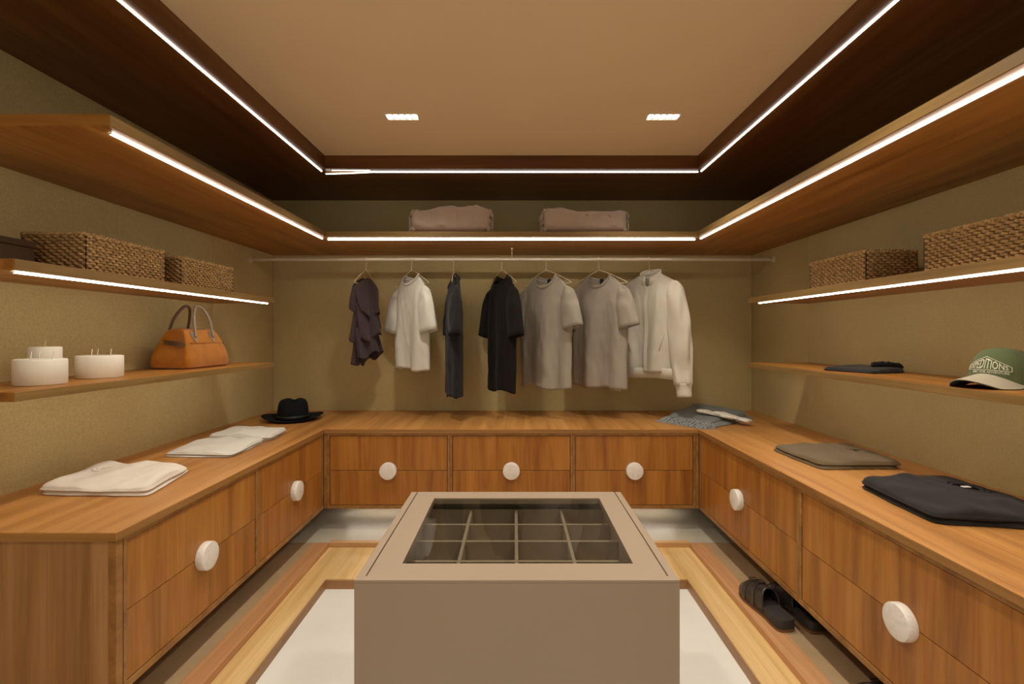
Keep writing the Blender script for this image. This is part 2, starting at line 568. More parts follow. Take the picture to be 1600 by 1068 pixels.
# deep upper shelf
t = thing('deep_shelf', 'deep wooden shelf running round three walls above the clothes rail', 'shelf', (0, 0, ZS))
obj('board', bx(XL, CL, YE - 0.02, YB, 0, ZST - ZS), 'wood_shelf', t, bevel=0.0012)
obj('board', bx(CR, XR, 0.5, YB, 0, ZST - ZS), 'wood_shelf', t, bevel=0.0012)
obj('board', bx(CL + 0.0005, CR - 0.0005, 2.672, YB, 0, ZST - ZS), 'wood_shelf_x', t, bevel=0.0012)
hz = ZST - ZS - 0.001
obj('edge_band', bx(XL + 0.001, CL, YE - 0.0216, YE - 0.0195, 0.001, hz), 'wood_shelf_x', t)
obj('edge_band', bx(CL - 0.0005, CL + 0.0016, YE - 0.02, 2.6702, 0.001, hz), 'shelf_edge', t)
obj('edge_band', bx(CR - 0.0016, CR + 0.0005, 0.5, 2.6702, 0.001, hz), 'shelf_edge', t)
obj('edge_band', bx(CL + 0.002, CR - 0.002, 2.6704, 2.6725, 0.001, hz), 'shelf_edge_x', t)

# mid shelves
SLX, SRX = -1.308, 1.276
SU0, SU1, SD0, SD1 = 1.308, 1.338, 0.963, 0.988


def shelf(label, x0, x1, y0, y1, z0, z1):
    t = thing('wall_shelf', label, 'shelf', (x0, y0, z0), 0, 'narrow wall shelves')
    obj('board', bx(0, x1 - x0, 0, y1 - y0, 0, z1 - z0), 'wood_shelf', t, bevel=0.0012)
    ed = SLX if x1 < 0 else SRX
    s = 1 if x1 < 0 else -1
    e = bx((0 if s < 0 else x1 - x0) - 0.0016, (0 if s < 0 else x1 - x0) + 0.0016, 0.001, y1 - y0 - 0.001, 0.001, z1 - z0 - 0.001)
    obj('edge_band', e, 'shelf_edge', t)
    return t


shelf('narrow wall shelf carrying the baskets above the tan handbag', XL, SLX, YE, 2.645, SU0, SU1)
shelf('narrow wall shelf carrying the candles and tan handbag', XL, SLX, YE, 2.645, SD0, SD1)
shelf('narrow wall shelf carrying the baskets above the green cap', SRX, XR, 0.75, 2.65, SU0, SU1)
shelf('narrow wall shelf carrying the green cap', SRX, XR, 0.75, 2.65, SD0 - 0.002, SD1 - 0.002)
gm = 'narrow shelf light strips'
led('white light strip under the shelf above the tan handbag', (SLX - 0.022, YE + 0.02, SU0), (SLX - 0.022, 2.615, SU0), gm)
led('white light strip under the shelf above the green cap', (SRX + 0.022, 0.78, SU0), (SRX + 0.022, 2.58, SU0), gm)
led('light strip under the shelf of candles and handbag', (SLX - 0.10, YE + 0.02, SD0), (SLX - 0.10, 2.615, SD0), gm, mat='led_low')
led('light strip under the shelf of the green cap', (SRX + 0.10, 0.78, SD0 - 0.002), (SRX + 0.10, 2.60, SD0 - 0.002), gm, mat='led_low')
led('light strip hidden under the back drawers', (-1.0, 2.93, CABZ), (0.96, 2.93, CABZ), 'drawer light strips', mat='led_under')

# ------------------------------------------------------------------ downlights


def downlight(label, cx, cy):
    t = thing('ceiling_downlight', label, 'downlight', (cx, cy, CEI), 0, 'recessed ceiling downlights')
    W, D = 0.07, 0.027
    bm = bmesh.new()
    for a in ((-W - 0.004, W + 0.004, -D - 0.004, -D), (-W - 0.004, W + 0.004, D, D + 0.004), (-W - 0.004, -W, -D, D), (W, W + 0.004, -D, D)):
        box(bm, *a, -0.0035, -0.0003)
    obj('trim_frame', bm, 'white_plastic', t)
    for k in range(5):
        c = -W + 0.014 + k * 0.028
        bm = bmesh.new()
        rs = []
        for r, z in ((0.0125, -0.0006), (0.0125, -0.002), (0.010, -0.0028)):
            rs.append([(c + r * math.cos(2 * PI * i / 16), (D - 0.003) / 0.0125 * r * math.sin(2 * PI * i / 16), z) for i in range(16)])
        rings(bm, rs)
        obj('lamp_cell', bm, 'spot_cell', t)
    ld = bpy.data.lights.new('lamp_beam', 'SPOT')
    ld.energy = SPOT_POWER
    ld.color = LED_COL
    ld.spot_size = math.radians(128)
    ld.spot_blend = 1.0
    ld.shadow_soft_size = 0.05
    lo_ = bpy.data.objects.new('lamp_beam', ld)
    COL.objects.link(lo_)
    lo_.parent = t
    lo_.location = (0, 0, -0.06)
    return t


downlight('five-cell recessed downlight in the ceiling on the left', -0.505, 2.19)
downlight('five-cell recessed downlight in the ceiling on the right', 0.668, 2.19)
for yy, where in ((1.25, 'over the display island'), (0.31, 'nearest the added opening')):  # unseen pairs added to brighten the counters and lower walls
    downlight('added unseen recessed downlight on the left, ' + where, -0.505, yy)
    downlight('added unseen recessed downlight on the right, ' + where, 0.668, yy)

# ------------------------------------------------------------------ drawer units


def knob_bm(r=0.046, th=0.026):
    bm = bmesh.new()
    prof = [(r * 0.6, 0.0), (r * 0.97, 0.0), (r, -0.003), (r, -th + 0.004), (r - 0.0015, -th + 0.0012), (r - 0.005, -th)]
    rs = [[(q * math.cos(2 * PI * k / 48), y, q * math.sin(2 * PI * k / 48)) for k in range(48)] for q, y in prof]
    rings(bm, rs)
    return bm


def drawers(label, loc, rotz, w, dep, group, ends=(0, 0)):
    """unit facing local -y; local x centred; z from cabinet underside"""
    t = thing('drawer_unit', label, 'drawers', loc, rotz, group)
    H = CTU - CABZ
    th = 0.012
    bm = bmesh.new()
    box(bm, -w / 2, -w / 2 + th, 0, dep, 0, H)
    box(bm, w / 2 - th, w / 2, 0, dep, 0, H)
    box(bm, -w / 2 + th, w / 2 - th, 0, dep, 0, 0.018)
    box(bm, -w / 2 + th, w / 2 - th, 0, dep, H - 0.012, H)
    box(bm, -w / 2 + th, w / 2 - th, dep - 0.012, dep, 0.018, H - 0.012)
    obj('body', bm, 'wood_edge', t, bevel=0.0008)
    g = 0.0028
    x0, x1 = -w / 2 + th + g, w / 2 - th - g
    z0, z2 = 0.018 + g, H - 0.012 - g
    zm = (z0 + z2) / 2
    up = obj('drawer', bx(x0, x1, 0.004, 0.024, zm + 0.0012, z2), 'wood_drawer', t, bevel=0.0008)
    lo = obj('drawer', bx(x0, x1, 0.004, 0.024, z0, zm - 0.0012), 'wood_drawer', t, bevel=0.0008)
    for d_, za, zb in ((up, zm + 0.006, z2 - 0.02), (lo, z0 + 0.006, zm - 0.02)):
        bm = bmesh.new()
        box(bm, x0 + 0.01, x0 + 0.02, 0.025, dep - 0.03, za, zb)
        box(bm, x1 - 0.02, x1 - 0.01, 0.025, dep - 0.03, za, zb)
        box(bm, x0 + 0.02, x1 - 0.02, 0.025, dep - 0.03, za, za + 0.008)
        obj('drawer_box', bm, 'wood_edge', d_)
    k = obj('knob', knob_bm(), 'marble', up, smooth=True, autos=35)
    k.location = (0, 0.0035, zm)
    k['label'] = 'round white marble knob'
    return t


gd = 'wooden drawer units under the worktop'
wb = (CR - CL - 0.036) / 3
xs = CL + 0.018
for i, lab in enumerate(('wooden two-drawer unit on the back wall, nearest the black hat', 'wooden two-drawer unit in the middle of the back wall', 'wooden two-drawer unit on the back wall, nearest the grey scarf')):
    drawers(lab, (xs + wb * (i + 0.5), CB, CABZ), 0, wb - 0.001, YB - CB - 0.002, gd)
wl_ = (CB - 0.004 - YE - 0.024) / 2
for i, lab in enumerate(('wooden two-drawer unit at the near end of the left run', 'wooden two-drawer unit of the left run beside the back corner')):
    drawers(lab, (CL, YE + 0.024 + wl_ * (i + 0.5), CABZ), PI / 2, wl_ - 0.001, -XL + CL - 0.002, gd)
wr = 0.926
for i, lab in enumerate(('wide wooden two-drawer unit of the right run beside the back corner', 'wide wooden two-drawer unit of the right run below the folded black garment')):
    drawers(lab, (CR, CB - 0.004 - wr * (i + 0.5), CABZ), -PI / 2, wr - 0.001, XR - CR - 0.002, gd)
YRE = CB - 0.004 - 2 * wr
# corner fillers and end panels
for lab, a, m_ in (('narrow wooden filler strip in the left back corner of the drawers', (CL + 0.0005, CL + 0.0175, CB + 0.001, CB + 0.05, CABZ, CTU), 'wood_edge'),
                   ('narrow wooden filler strip in the right back corner of the drawers', (CR - 0.0175, CR - 0.0005, CB + 0.001, CB + 0.05, CABZ, CTU), 'wood_edge')):
    t = thing('filler_strip', lab, 'filler', (a[0], a[2], a[4]))
    obj('front_face', bx(0, a[1] - a[0], 0, a[3] - a[2], 0, a[5] - a[4]), m_, t, bevel=0.0008)
for lab, y0, x0, x1 in (('broad wooden end panel closing the near end of the left drawers', YE, XL, CL), ('wooden end panel closing the near end of the right drawers', YRE - 0.022, CR, XR)):
    t = thing('end_panel', lab, 'panel', (x0, y0, CABZ))
    wd = x1 - x0
    s = wd - 0.022 if x0 < 0 else 0.022
    obj('panel', bx(0.0 if x0 < 0 else 0.022, wd - 0.022 if x0 < 0 else wd, 0.002, 0.022, 0, CTU - CABZ - 0.001), 'wood_panel', t, bevel=0.0008)
    obj('edge_strip', bx(wd - 0.0215 if x0 < 0 else 0, wd if x0 < 0 else 0.0215, 0.0, 0.022, 0, CTU - CABZ - 0.001), 'wood_edge', t, bevel=0.0015)

# continuous worktop
t = thing('worktop', 'continuous wooden worktop running along three walls over the drawers', 'worktop', (0, 0, CTU))
e = 0.004
pts = [(XL, YE - e), (CL + e, YE - e), (CL + e, CB - e), (CR - e, CB - e), (CR - e, YRE - 0.026), (XR, YRE - 0.026), (XR, YB), (XL, YB)]
obj('top', prism(pts, 0.0005, CTT - CTU), 'wood_counter', t, bevel=0.0012)
for a in ((CL + e - 0.0005, CL + e + 0.0015, YE, CB - e - 0.003, 0.0015, 0.0225), (CR - e - 0.0015, CR - e + 0.0005, YRE, CB - e - 0.003, 0.0015, 0.0225)):
    obj('edge_band', bx(*a), 'wood_edge', t)
obj('edge_band', bx(CL + e, CR - e, CB - e - 0.0015, CB - e + 0.0005, 0.0015, 0.0225), 'wood_edge_x', t)
obj('edge_band', bx(XL + 0.002, CL + e, YE - e - 0.0015, YE - e + 0.0005, 0.0015, 0.0225), 'wood_edge_x', t)

# ------------------------------------------------------------------ display island
IX0, IX1, IY0, IY1 = -0.337, 0.347, 1.021, 1.594
t = thing('display_island', 'taupe display island with a glass topped compartment tray', 'island', ((IX0 + IX1) / 2, IY0, 0))
hw, dp, HI = (IX1 - IX0) / 2, IY1 - IY0, CTT
obj('front_panel', bx(-hw, hw, 0, 0.018, 0.0, HI - 0.006), 'taupe', t, bevel=0.001)
obj('back_panel', bx(-hw + 0.018, hw - 0.018, dp - 0.018, dp, 0.0, HI - 0.02), 'taupe', t, bevel=0.001)
for s in (-1, 1):
    obj('side_panel', bx(min(s * hw, s * (hw - 0.018)), max(s * hw, s * (hw - 0.018)), 0.0185, dp, 0.0, HI), 'taupe', t, bevel=0.001)
li = hw - 0.0215
gx0, gx1, gy0, gy1 = -0.258, 0.262, 0.075, 0.512
bm = bmesh.new()
for a in ((-hw, hw, 0.0, 0.0185), (-li, li, 0.0185, gy0), (-li, li, gy1, dp), (-li, gx0, gy0, gy1), (gx1, li, gy0, gy1)):
    box(bm, *a, HI - 0.018 if a[2] > 0.001 else HI - 0.0055, HI)
lid = obj('lid_frame', bm, 'taupe', t)
obj('glass_pane', bx(gx0 - 0.0, gx1 + 0.0, gy0, gy1, HI - 0.007, HI - 0.002), 'glass', lid)
# tray
zt = HI - 0.12
tr_ = obj('tray', bx(-hw + 0.019, hw - 0.019, 0.019, dp - 0.019, zt - 0.01, zt), 'taupe_inner', t)
zg = HI - 0.042
for yy in (0.062, 0.179, 0.295, 0.411, 0.535):
    obj('divider', bx(-hw + 0.02, hw - 0.02, yy - 0.0045, yy + 0.0045, zt, zg - 0.0006), 'taupe', tr_, bevel=0.0008)
for xx in (-0.281, -0.142, 0.0, 0.142, 0.281):
    obj('divider', bx(xx - 0.0045, xx + 0.0045, 0.021, dp - 0.02, zt, zg), 'taupe', tr_, bevel=0.0008)

# ------------------------------------------------------------------ clothes rail
RY, RZ = 3.02, 1.605
t = thing('clothes_rail', 'pale metal clothes rail spanning the room under the back shelf', 'rail', (0, RY, RZ))
bm = bmesh.new()
tube(bm, [(XL + 0.004, 0, 0), (XR - 0.004, 0, 0)], 0.011, 20)
obj('rod', bm, 'rod_metal', t, smooth=True, autos=40)
for x, s in ((XL, 1), (XR, -1)):
    bm = bmesh.new()
    tube(bm, [(x + s * 0.0003, 0, 0), (x + s * 0.006, 0, 0)], 0.019, 28)
    f = obj('flange', bm, 'rod_metal', t, smooth=True, autos=40)
bm = bmesh.new()
tube(bm, [(-0.016, 0, 0.009), (-0.016, 0, ZS - RZ - 0.001)], 0.0022, 8)
obj('support_wire', bm, 'rod_metal', t, smooth=True)
bm = lathe([(0.0095, ZS - RZ - 0.006), (0.0095, ZS - RZ - 0.0005)], 16, cx=-0.016)
obj('support_plate', bm, 'rod_metal', t)


def hanger(label, x, yaw, half=0.2):
    t = thing('wire_hanger', label, 'hanger', (x, RY, RZ), yaw, 'thin metal hangers on the rail')
    r = 0.0025
    hook = [(0.016 * math.cos(a), 0, 0.0 + 0.016 * math.sin(a)) for a in [math.radians(d) for d in range(195, -25, -15)]]
    hook += [(0.0125, 0, -0.018), (0.003, 0, -0.032), (0.0, 0, -0.045), (0, 0, -0.066)]
    # the hook bears on the rod: its inner side touches the rod top
    hook = [(p[0], 0, p[2] - 0.0025) for p in hook]
    # hook lies across the rod, so it is turned back by the yaw and faces the rod axis
    bm = bmesh.new()
    c, s_ = math.cos(PI / 2 - yaw), math.sin(PI / 2 - yaw)
    k = []
    for p in hook:
        f = max(0.0, min(1.0, (p[2] + 0.045) / 0.03))
        ang = (PI / 2 - yaw) if abs(yaw) < 1.2 else 0.0
        k.append((p[0] * math.cos(ang), p[0] * math.sin(ang), p[2]))
    tube(bm, k, r, 8)
    obj('hook', bm, 'hanger_metal', t, smooth=True)
    bm = bmesh.new()
    sh = [(0, 0, -0.066), (-half * 0.5, 0, -0.103), (-half, 0, -0.150), (-half + 0.006, 0, -0.160), (0, 0, -0.160), (half - 0.006, 0, -0.160), (half, 0, -0.150), (half * 0.5, 0, -0.103), (0, 0, -0.066)]
    tube(bm, catmull(sh[:4], 4) + catmull(sh[4:], 4), r, 8)
    obj('shoulder_wire', bm, 'hanger_metal', t, smooth=True)
    return t


def panel_body(W, L, chest, hem, d, scoop, nw, seed, fold=0.014, slope=0.10, backdip=0.02, hemwave=0.01, V=0.0):
    """front and back cloth panels, joined at shoulders and sides; origin at the shoulder high point"""
    bm = bmesh.new()
    nu, nv = 48, 44
    for side in (-1, 1):
        g = []
        for j in range(nv + 1):
            t = j / nv
            row = []
            for i in range(nu + 1):
                s = -1 + 2 * i / nu
                wd = W + (chest - W) * min(1, t / 0.28) if t < 0.28 else chest + (hem - chest) * (t - 0.28) / 0.72
                x = s * wd
                zt = -slope * max(0, (abs(x) - nw) / (W - nw)) ** 1.15 if abs(x) > nw else 0
                if abs(x) < nw:
                    q = 1 - (x / nw) ** 2
                    if side < 0:
                        zt = -scoop * q ** 0.55 - V * max(0, 1 - abs(x) / (nw * 0.5))
                    else:
                        zt = -backdip * q ** 0.6
                z = zt * (1 - t) - L * t
                open_ = max(0.0, 1 - (x / nw) ** 2) ** 0.5 if abs(x) < nw else 0
                grow = min(1, t / 0.22) ** 0.7
                full = d * max(0.0, 1 - abs(s) ** 3.0) ** 0.7
                y = side * (0.0035 + 0.030 * open_ * (1 - grow) + full * grow)
                if abs(s) > 0.999:
                    y = 0
                amp = fold * (0.15 + 0.85 * min(1, t * 1.3)) * (1 - 0.75 * abs(s) ** 4) * min(1, t * 6)
                y += amp * (0.75 * math.sin(s * 6.1 + seed + side * 0.7 + 0.8 * t) + 0.6 * nz(s * 3.2 + seed, t * 1.6, side * 1.3))
                y += 0.0035 * nz(s * 9 + seed * 2, t * 9, side) * min(1, t * 6)
                z += (hemwave * math.sin(s * 4 + seed * 2) + 0.006 * nz(s * 4, seed, side)) * t ** 3
                x += 0.008 * nz(t * 3 + seed, s * 1.2, 5.0) * min(1, t * 4)
                row.append(bm.verts.new((x, y, z)))
            g.append(row)
        for j in range(nv):
            for i in range(nu):
                bm.faces.new((g[j][i], g[j][i + 1], g[j + 1][i + 1], g[j + 1][i]))
    bmesh.ops.remove_doubles(bm, verts=bm.verts[:], dist=0.0012)
    return bm


def sleeve(path, rw, th, seed, sx, wr=0.006, n=28, steps=18):
    """tube along path (x,z list in shirt plane); rw = list of half widths, th = half thickness"""
    pts = catmull([(sx * p[0], p[1], p[2]) for p in path], steps // (len(path) - 1))
    m = len(pts)
    rs = []
    for i, p in enumerate(pts):
        a = pts[max(0, i - 1)]
        c = pts[min(m - 1, i + 1)]
        tt = (c - a).normalized()
        nrm = Vector((tt.z, 0, -tt.x)).normalized()
        f = i / (m - 1)
        k = f * (len(rw) - 1)
        k0 = min(int(k), len(rw) - 2)
        wdt = rw[k0] + (rw[k0 + 1] - rw[k0]) * (k - k0)
        thk = th[k0] + (th[k0 + 1] - th[k0]) * (k - k0)
        ring = []
        for q in range(n):
            an = 2 * PI * q / n
            ca, sa = math.cos(an), math.sin(an)
            x = wdt * math.copysign(abs(ca) ** 0.85, ca)
            y = thk * sa
            wob = wr * nz(ca * 1.5 + seed, sa * 1.5, f * 5 + seed) * min(1, f * 4)
            ring.append(p + nrm * (x + wob) + Vector((0, y + wob, 0)))
        rs.append(ring)
    bm = bmesh.new()
    rings(bm, rs, True, False, False)
    return bm


def collar_ring(nw, scoop, backdip, wdt=0.014, y0=0.034, V=0.0):
    bm = bmesh.new()
    outer, inner = [], []
    n = 56
    for k in range(n):
        a = 2 * PI * k / n
        ca, sa = math.cos(a), math.sin(a)
        def pt(sc):
            x = nw * ca * sc
            q = max(0, 1 - (ca) ** 2)
            if sa < 0:
                z = -scoop * q ** 0.55
                y = -0.004 - y0 * q ** 0.5
                z += wdt * (1 - sc) / 0.12 * q ** 0.5
            else:
                z = -backdip * q ** 0.6
                y = 0.004 + y0 * q ** 0.5
                z += wdt * 0.8 * (1 - sc) / 0.12
            return (x, y, z + (0.004 if q < 0.1 else 0))
        outer.append(pt(1.02))
        inner.append(pt(0.88))
    rings(bm, [outer, inner], True, False, False)
    return bm


def tee(label, x, yaw, W, L, chest, hem, mat, seed, d=0.035, scoop=0.075, nw=0.085, sl=0.2, ztop=1.507, rw=(0.085, 0.095, 0.09), out=0.06, fold=0.014, tagc=True, hemwave=0.01, grp='short-sleeved tops on the rail'):
    t = thing('t_shirt', label, 'shirt', (x, RY, ztop), yaw, grp)
    obj('body', panel_body(W, L, chest, hem, d, scoop, nw, seed, fold, hemwave=hemwave), mat, t, smooth=True, solid=0.0016)
    for sx in (-1, 1):
        p = [(W - 0.062, 0, -0.070), (W - 0.034, -0.004, -0.115), (W - 0.012, -0.010, -0.19), (W + out * 0.25, -0.014, -0.10 - sl)]
        obj('sleeve', sleeve(p, rw, (0.008, 0.026, 0.034, 0.036), seed + sx, sx, 0.010), mat, t, smooth=True, solid=0.0016)
    obj('collar', collar_ring(nw, scoop, 0.02), mat, t, smooth=True, solid=0.002)
    if tagc:
        obj('neck_tag', bx(-0.014, 0.014, 0.028, 0.0295, -0.05, -0.012), 'tag_black', t)
    return t


D = math.radians
X = {1: -0.922, 2: -0.640, 3: -0.377, 4: -0.079, 5: 0.195, 6: 0.524, 7: 0.838}
hanger('thin metal hanger holding the plum ruffled top', X[1], D(82), 0.15)
hanger('thin metal hanger holding the white t-shirt', X[2], D(-44), 0.17)
hanger('thin metal hanger turned edge-on holding the charcoal t-shirt', X[3], D(-86), 0.19)
hanger('thin metal hanger holding the black knitted top', X[4], D(-60), 0.17)
hanger('thin metal hanger holding the grey t-shirt beside the black top', X[5], D(-45), 0.19)
hanger('thin metal hanger holding the grey t-shirt beside the cream jacket', X[6], D(-45), 0.19)
hanger('thin metal hanger holding the cream jacket', X[7], D(-46), 0.17)

RW = (0.016, 0.050, 0.064, 0.070)
tee('small white cotton t-shirt with rolled sleeves on the rail', X[2], D(-44), 0.175, 0.575, 0.180, 0.178, 'cotton_white', 1.3, d=0.034, scoop=0.06, nw=0.078, sl=0.245, rw=RW, out=0.10, ztop=1.50, fold=0.018)
tee('charcoal t-shirt hanging edge-on between white and black tops', X[3], D(-78), 0.19, 0.735, 0.2, 0.2, 'cotton_charcoal', 2.4, d=0.040, sl=0.26, rw=(0.016, 0.05, 0.068, 0.075), out=0.05, ztop=1.497, fold=0.012)
tee('black knitted short-sleeved top beside the grey t-shirts', X[4], D(-60), 0.175, 0.705, 0.170, 0.162, 'knit_black', 3.1, d=0.036, scoop=0.065, sl=0.27, rw=RW, out=0.10, ztop=1.497, tagc=False, fold=0.014)
tee('grey cotton t-shirt hanging beside the black knitted top', X[5], D(-45), 0.205, 0.685, 0.205, 0.2, 'cotton_grey', 4.7, d=0.040, sl=0.215, out=0.07, rw=RW, ztop=1.497, fold=0.022)
tee('grey cotton t-shirt hanging beside the cream jacket', X[6], D(-45), 0.205, 0.685, 0.207, 0.2, 'cotton_taupe', 6.2, d=0.040, sl=0.215, out=0.07, rw=RW, ztop=1.499, hemwave=0.006, fold=0.022)

# cream jacket
t = thing('jacket', 'cream zipped bomber jacket with long sleeves on the rail', 'jacket', (X[7] + 0.005, RY, 1.512), D(-47))
Wj, Lj = 0.205, 0.60
body = obj('body', panel_body(Wj, Lj, 0.215, 0.205, 0.045, 0.05, 0.07, 8.8, 0.024, slope=0.085, backdip=0.012, hemwave=0.006, V=0.03), 'satin_cream', t, smooth=True, solid=0.002)
for sx in (-1, 1):
    p = [(Wj - 0.070, 0, -0.055), (Wj - 0.040, -0.006, -0.12), (Wj - 0.010, -0.018, -0.30), (Wj + 0.012, -0.024, -0.50), (Wj + 0.030, -0.028, -0.665)]
    s_ = obj('sleeve', sleeve(p, (0.018, 0.060, 0.072, 0.066, 0.054), (0.010, 0.036, 0.044, 0.042, 0.036), 9.1 + sx, sx, 0.018, steps=32), 'satin_cream', t, smooth=True, solid=0.002)
    p = [(Wj + 0.029, -0.028, -0.655), (Wj + 0.032, -0.028, -0.69), (Wj + 0.036, -0.029, -0.735)]
    obj('cuff', sleeve(p, (0.051, 0.044, 0.042), (0.032, 0.028, 0.028), 3.3, sx, 0.003, steps=8), 'satin_cream_rib', t, smooth=True, solid=0.003)
# stand collar
bm = bmesh.new()
lo, hi = [], []
for k in range(41):
    a = -PI / 2 + 0.22 + (2 * PI - 0.44) * k / 40
    q = (1 - math.sin(a)) / 2
    lo.append((0.074 * math.cos(a), 0.040 * math.sin(a), -0.02 - 0.055 * q ** 1.6))
    hi.append((0.070 * math.cos(a), 0.038 * math.sin(a) + 0.002, 0.034 - 0.052 * q ** 1.6))
rings(bm, [lo, hi], False, False, False)
obj('collar', bm, 'satin_cream_rib', t, smooth=True, solid=0.004)
# zip placket and hem band
bm = bmesh.new()
rs = []
for k in range(30):
    f = k / 29
    z = -0.085 - (Lj - 0.09) * f
    y = -(0.036 + 0.02 * min(1, f * 4)) - 0.006 * math.sin(f * 9)
    rs.append([(-0.011, y, z), (0.011, y, z), (0.011, y + 0.004, z), (-0.011, y + 0.004, z)])
rings(bm, rs)
obj('zip_placket', bm, 'satin_cream_rib', t, smooth=True, autos=40)
bm = bmesh.new()
rs = []
for z, k_ in ((-0.575, 1.0), (-0.60, 0.99), (-0.64, 0.965)):
    ring = []
    for i in range(64):
        a = 2 * PI * i / 64
        ca, sa = math.cos(a), math.sin(a)
        ring.append((0.207 * k_ * math.copysign(abs(ca) ** 0.8, ca), 0.052 * k_ * sa + 0.012 * math.sin(ca * 6 + 1.0), z + 0.004 * math.sin(4 * ca)))
    rs.append(ring)
rings(bm, rs, True, False, False)
obj('hem_band', bm, 'satin_cream_rib', t, smooth=True, solid=0.003)
obj('neck_tag', bx(-0.017, 0.017, 0.028, 0.03, -0.052, -0.01), 'tag_black', t)
for sx in (-1, 1):
    bm = bmesh.new()
    tube(bm, [(sx * 0.13, -0.062, -0.36), (sx * 0.10, -0.066, -0.47)], 0.006, 8, flat=0.5)
    obj('pocket_welt', bm, 'satin_cream_rib', t, smooth=True)

# plum ruffled top, edge-on
t = thing('ruffled_top', 'dark plum ruffled top hanging edge-on at the end of the rail', 'top', (X[1], RY, 1.49), D(78))
for k, (z0, z1, r0, r1, ox, tw) in enumerate(((-0.0, -0.20, 0.03, 0.085, 0.0, 0.3), (-0.16, -0.36, 0.05, 0.095, 0.01, 1.5), (-0.31, -0.50, 0.055, 0.085, 0.015, 2.9))):
    bm = bmesh.new()
    rs = []
    n = 72
    for j in range(15):
        f = j / 14
        ring = []
        for i in range(n):
            a = 2 * PI * i / n
            r = r0 + (r1 - r0) * f ** 1.3
            wv = 1 + 0.28 * f * math.sin(5 * a + tw) + 0.12 * f * math.sin(9 * a + 2 * tw)
            x_ = (0.085 + 0.07 * (1 if k == 0 else 0.5) * (1 - f)) * 1.25 * math.cos(a) * (0.8 + 0.35 * f) * wv
            y_ = r * 0.62 * math.sin(a) * wv - ox * f
            z_ = z0 + (z1 - z0) * f + 0.035 * f * math.sin(a + tw) + 0.016 * f * math.sin(5 * a + tw + 1)
            if k == 0:
                z_ -= 0.07 * (abs(math.cos(a)) ** 1.5) * (1 - f)
            ring.append((x_, y_, z_))
        rs.append(ring)
    rings(bm, rs, True, False, False)
    obj('bodice' if k == 0 else 'ruffle_tier', bm, 'plum', t, smooth=True, solid=0.0015)

# ------------------------------------------------------------------ blankets on the deep shelf


def blanket(label, cx, w_, h, seed):
    t = thing('blanket', label, 'blanket', (cx, 2.84, ZST), 0, 'folded blankets on the deep shelf')
    bm = bmesh.new()
    d_ = 0.15
    nl, na = 40, 40
    rs = []
    for i in range(nl + 1):
        u = -1 + 2 * i / nl
        ring = []
        e_ = 1 - 0.10 * abs(u) ** 10
        for k in range(na):
            a = 2 * PI * k / na
            ca, sa = math.cos(a), math.sin(a)
            y = d_ * math.copysign(abs(ca) ** 0.55, ca) * e_
            z = h / 2 + h / 2 * math.copysign(abs(sa) ** 0.55, sa) * e_
            f = 0.013 * nz(u * 3 + seed, ca * 2, sa * 2) + 0.010 * nz(u * 8, ca * 3 + seed, sa * 3) + 0.004 * nz(u * 22, ca * 6 + seed, sa * 6)
            if sa > 0.2:
                z += 0.010 * math.sin(u * 2.4 + seed) + 0.004 * math.sin(u * 7 + seed * 3)
            if sa < -0.2:
                f *= 0.1
            z = max(0.0005, z + f)
            ring.append((u * w_ / 2 + 0.008 * nz(ca * 2, sa * 3, seed + u), y + f, z))
        rs.append(ring)
    rings(bm, rs)
    body = obj('body', bm, 'plush_mauve', t, smooth=True)
    # folded layers peeping at the ends, with fringe
    for s in (-1, 1):
        for q in range(3):
            bm = bmesh.new()
            z0 = h * (0.16 + 0.30 * q)
            rs = []
            for k in range(25):
                f = -1 + 2 * k / 24
                x = s * (w_ / 2 - 0.004 + 0.012 * (1 - f * f) + 0.005 * nz(f * 4, q + seed, s))
                z = z0 + 0.008 * nz(f * 3 + seed, q, s * 2)
                rr = 0.017
                rs.append([(x + rr * 0.7 * math.cos(c_), f * d_ * 0.86, z + rr * math.sin(c_)) for c_ in [2 * PI * j / 10 for j in range(10)]])
            rings(bm, rs)
            obj('fold', bm, 'plush_mauve', t, smooth=True)
        bm = bmesh.new()
        for k in range(34):
            y = -d_ * 0.95 + random.random() * 0.10
            z = h * (0.1 + 0.8 * random.random())
            x = s * (w_ / 2 + 0.002)
            tube(bm, [(x, y, z), (x + s * (0.008 + 0.008 * random.random()), y - 0.004, z - 0.006), (x + s * (0.006 + 0.01 * random.random()), y - 0.004, max(0.003, z - 0.028))], 0.0016, 5)
        f_ = obj('fringe', bm, 'plush_mauve', t, smooth=True)
        f_['kind'] = 'stuff'
    return t


blanket('thick folded mauve blanket with fringe above the white t-shirt', -0.355, 0.43, 0.150, 1.0)
blanket('thick folded mauve blanket with fringe above the grey t-shirts', 0.392, 0.455, 0.140, 4.0)

# ------------------------------------------------------------------ baskets


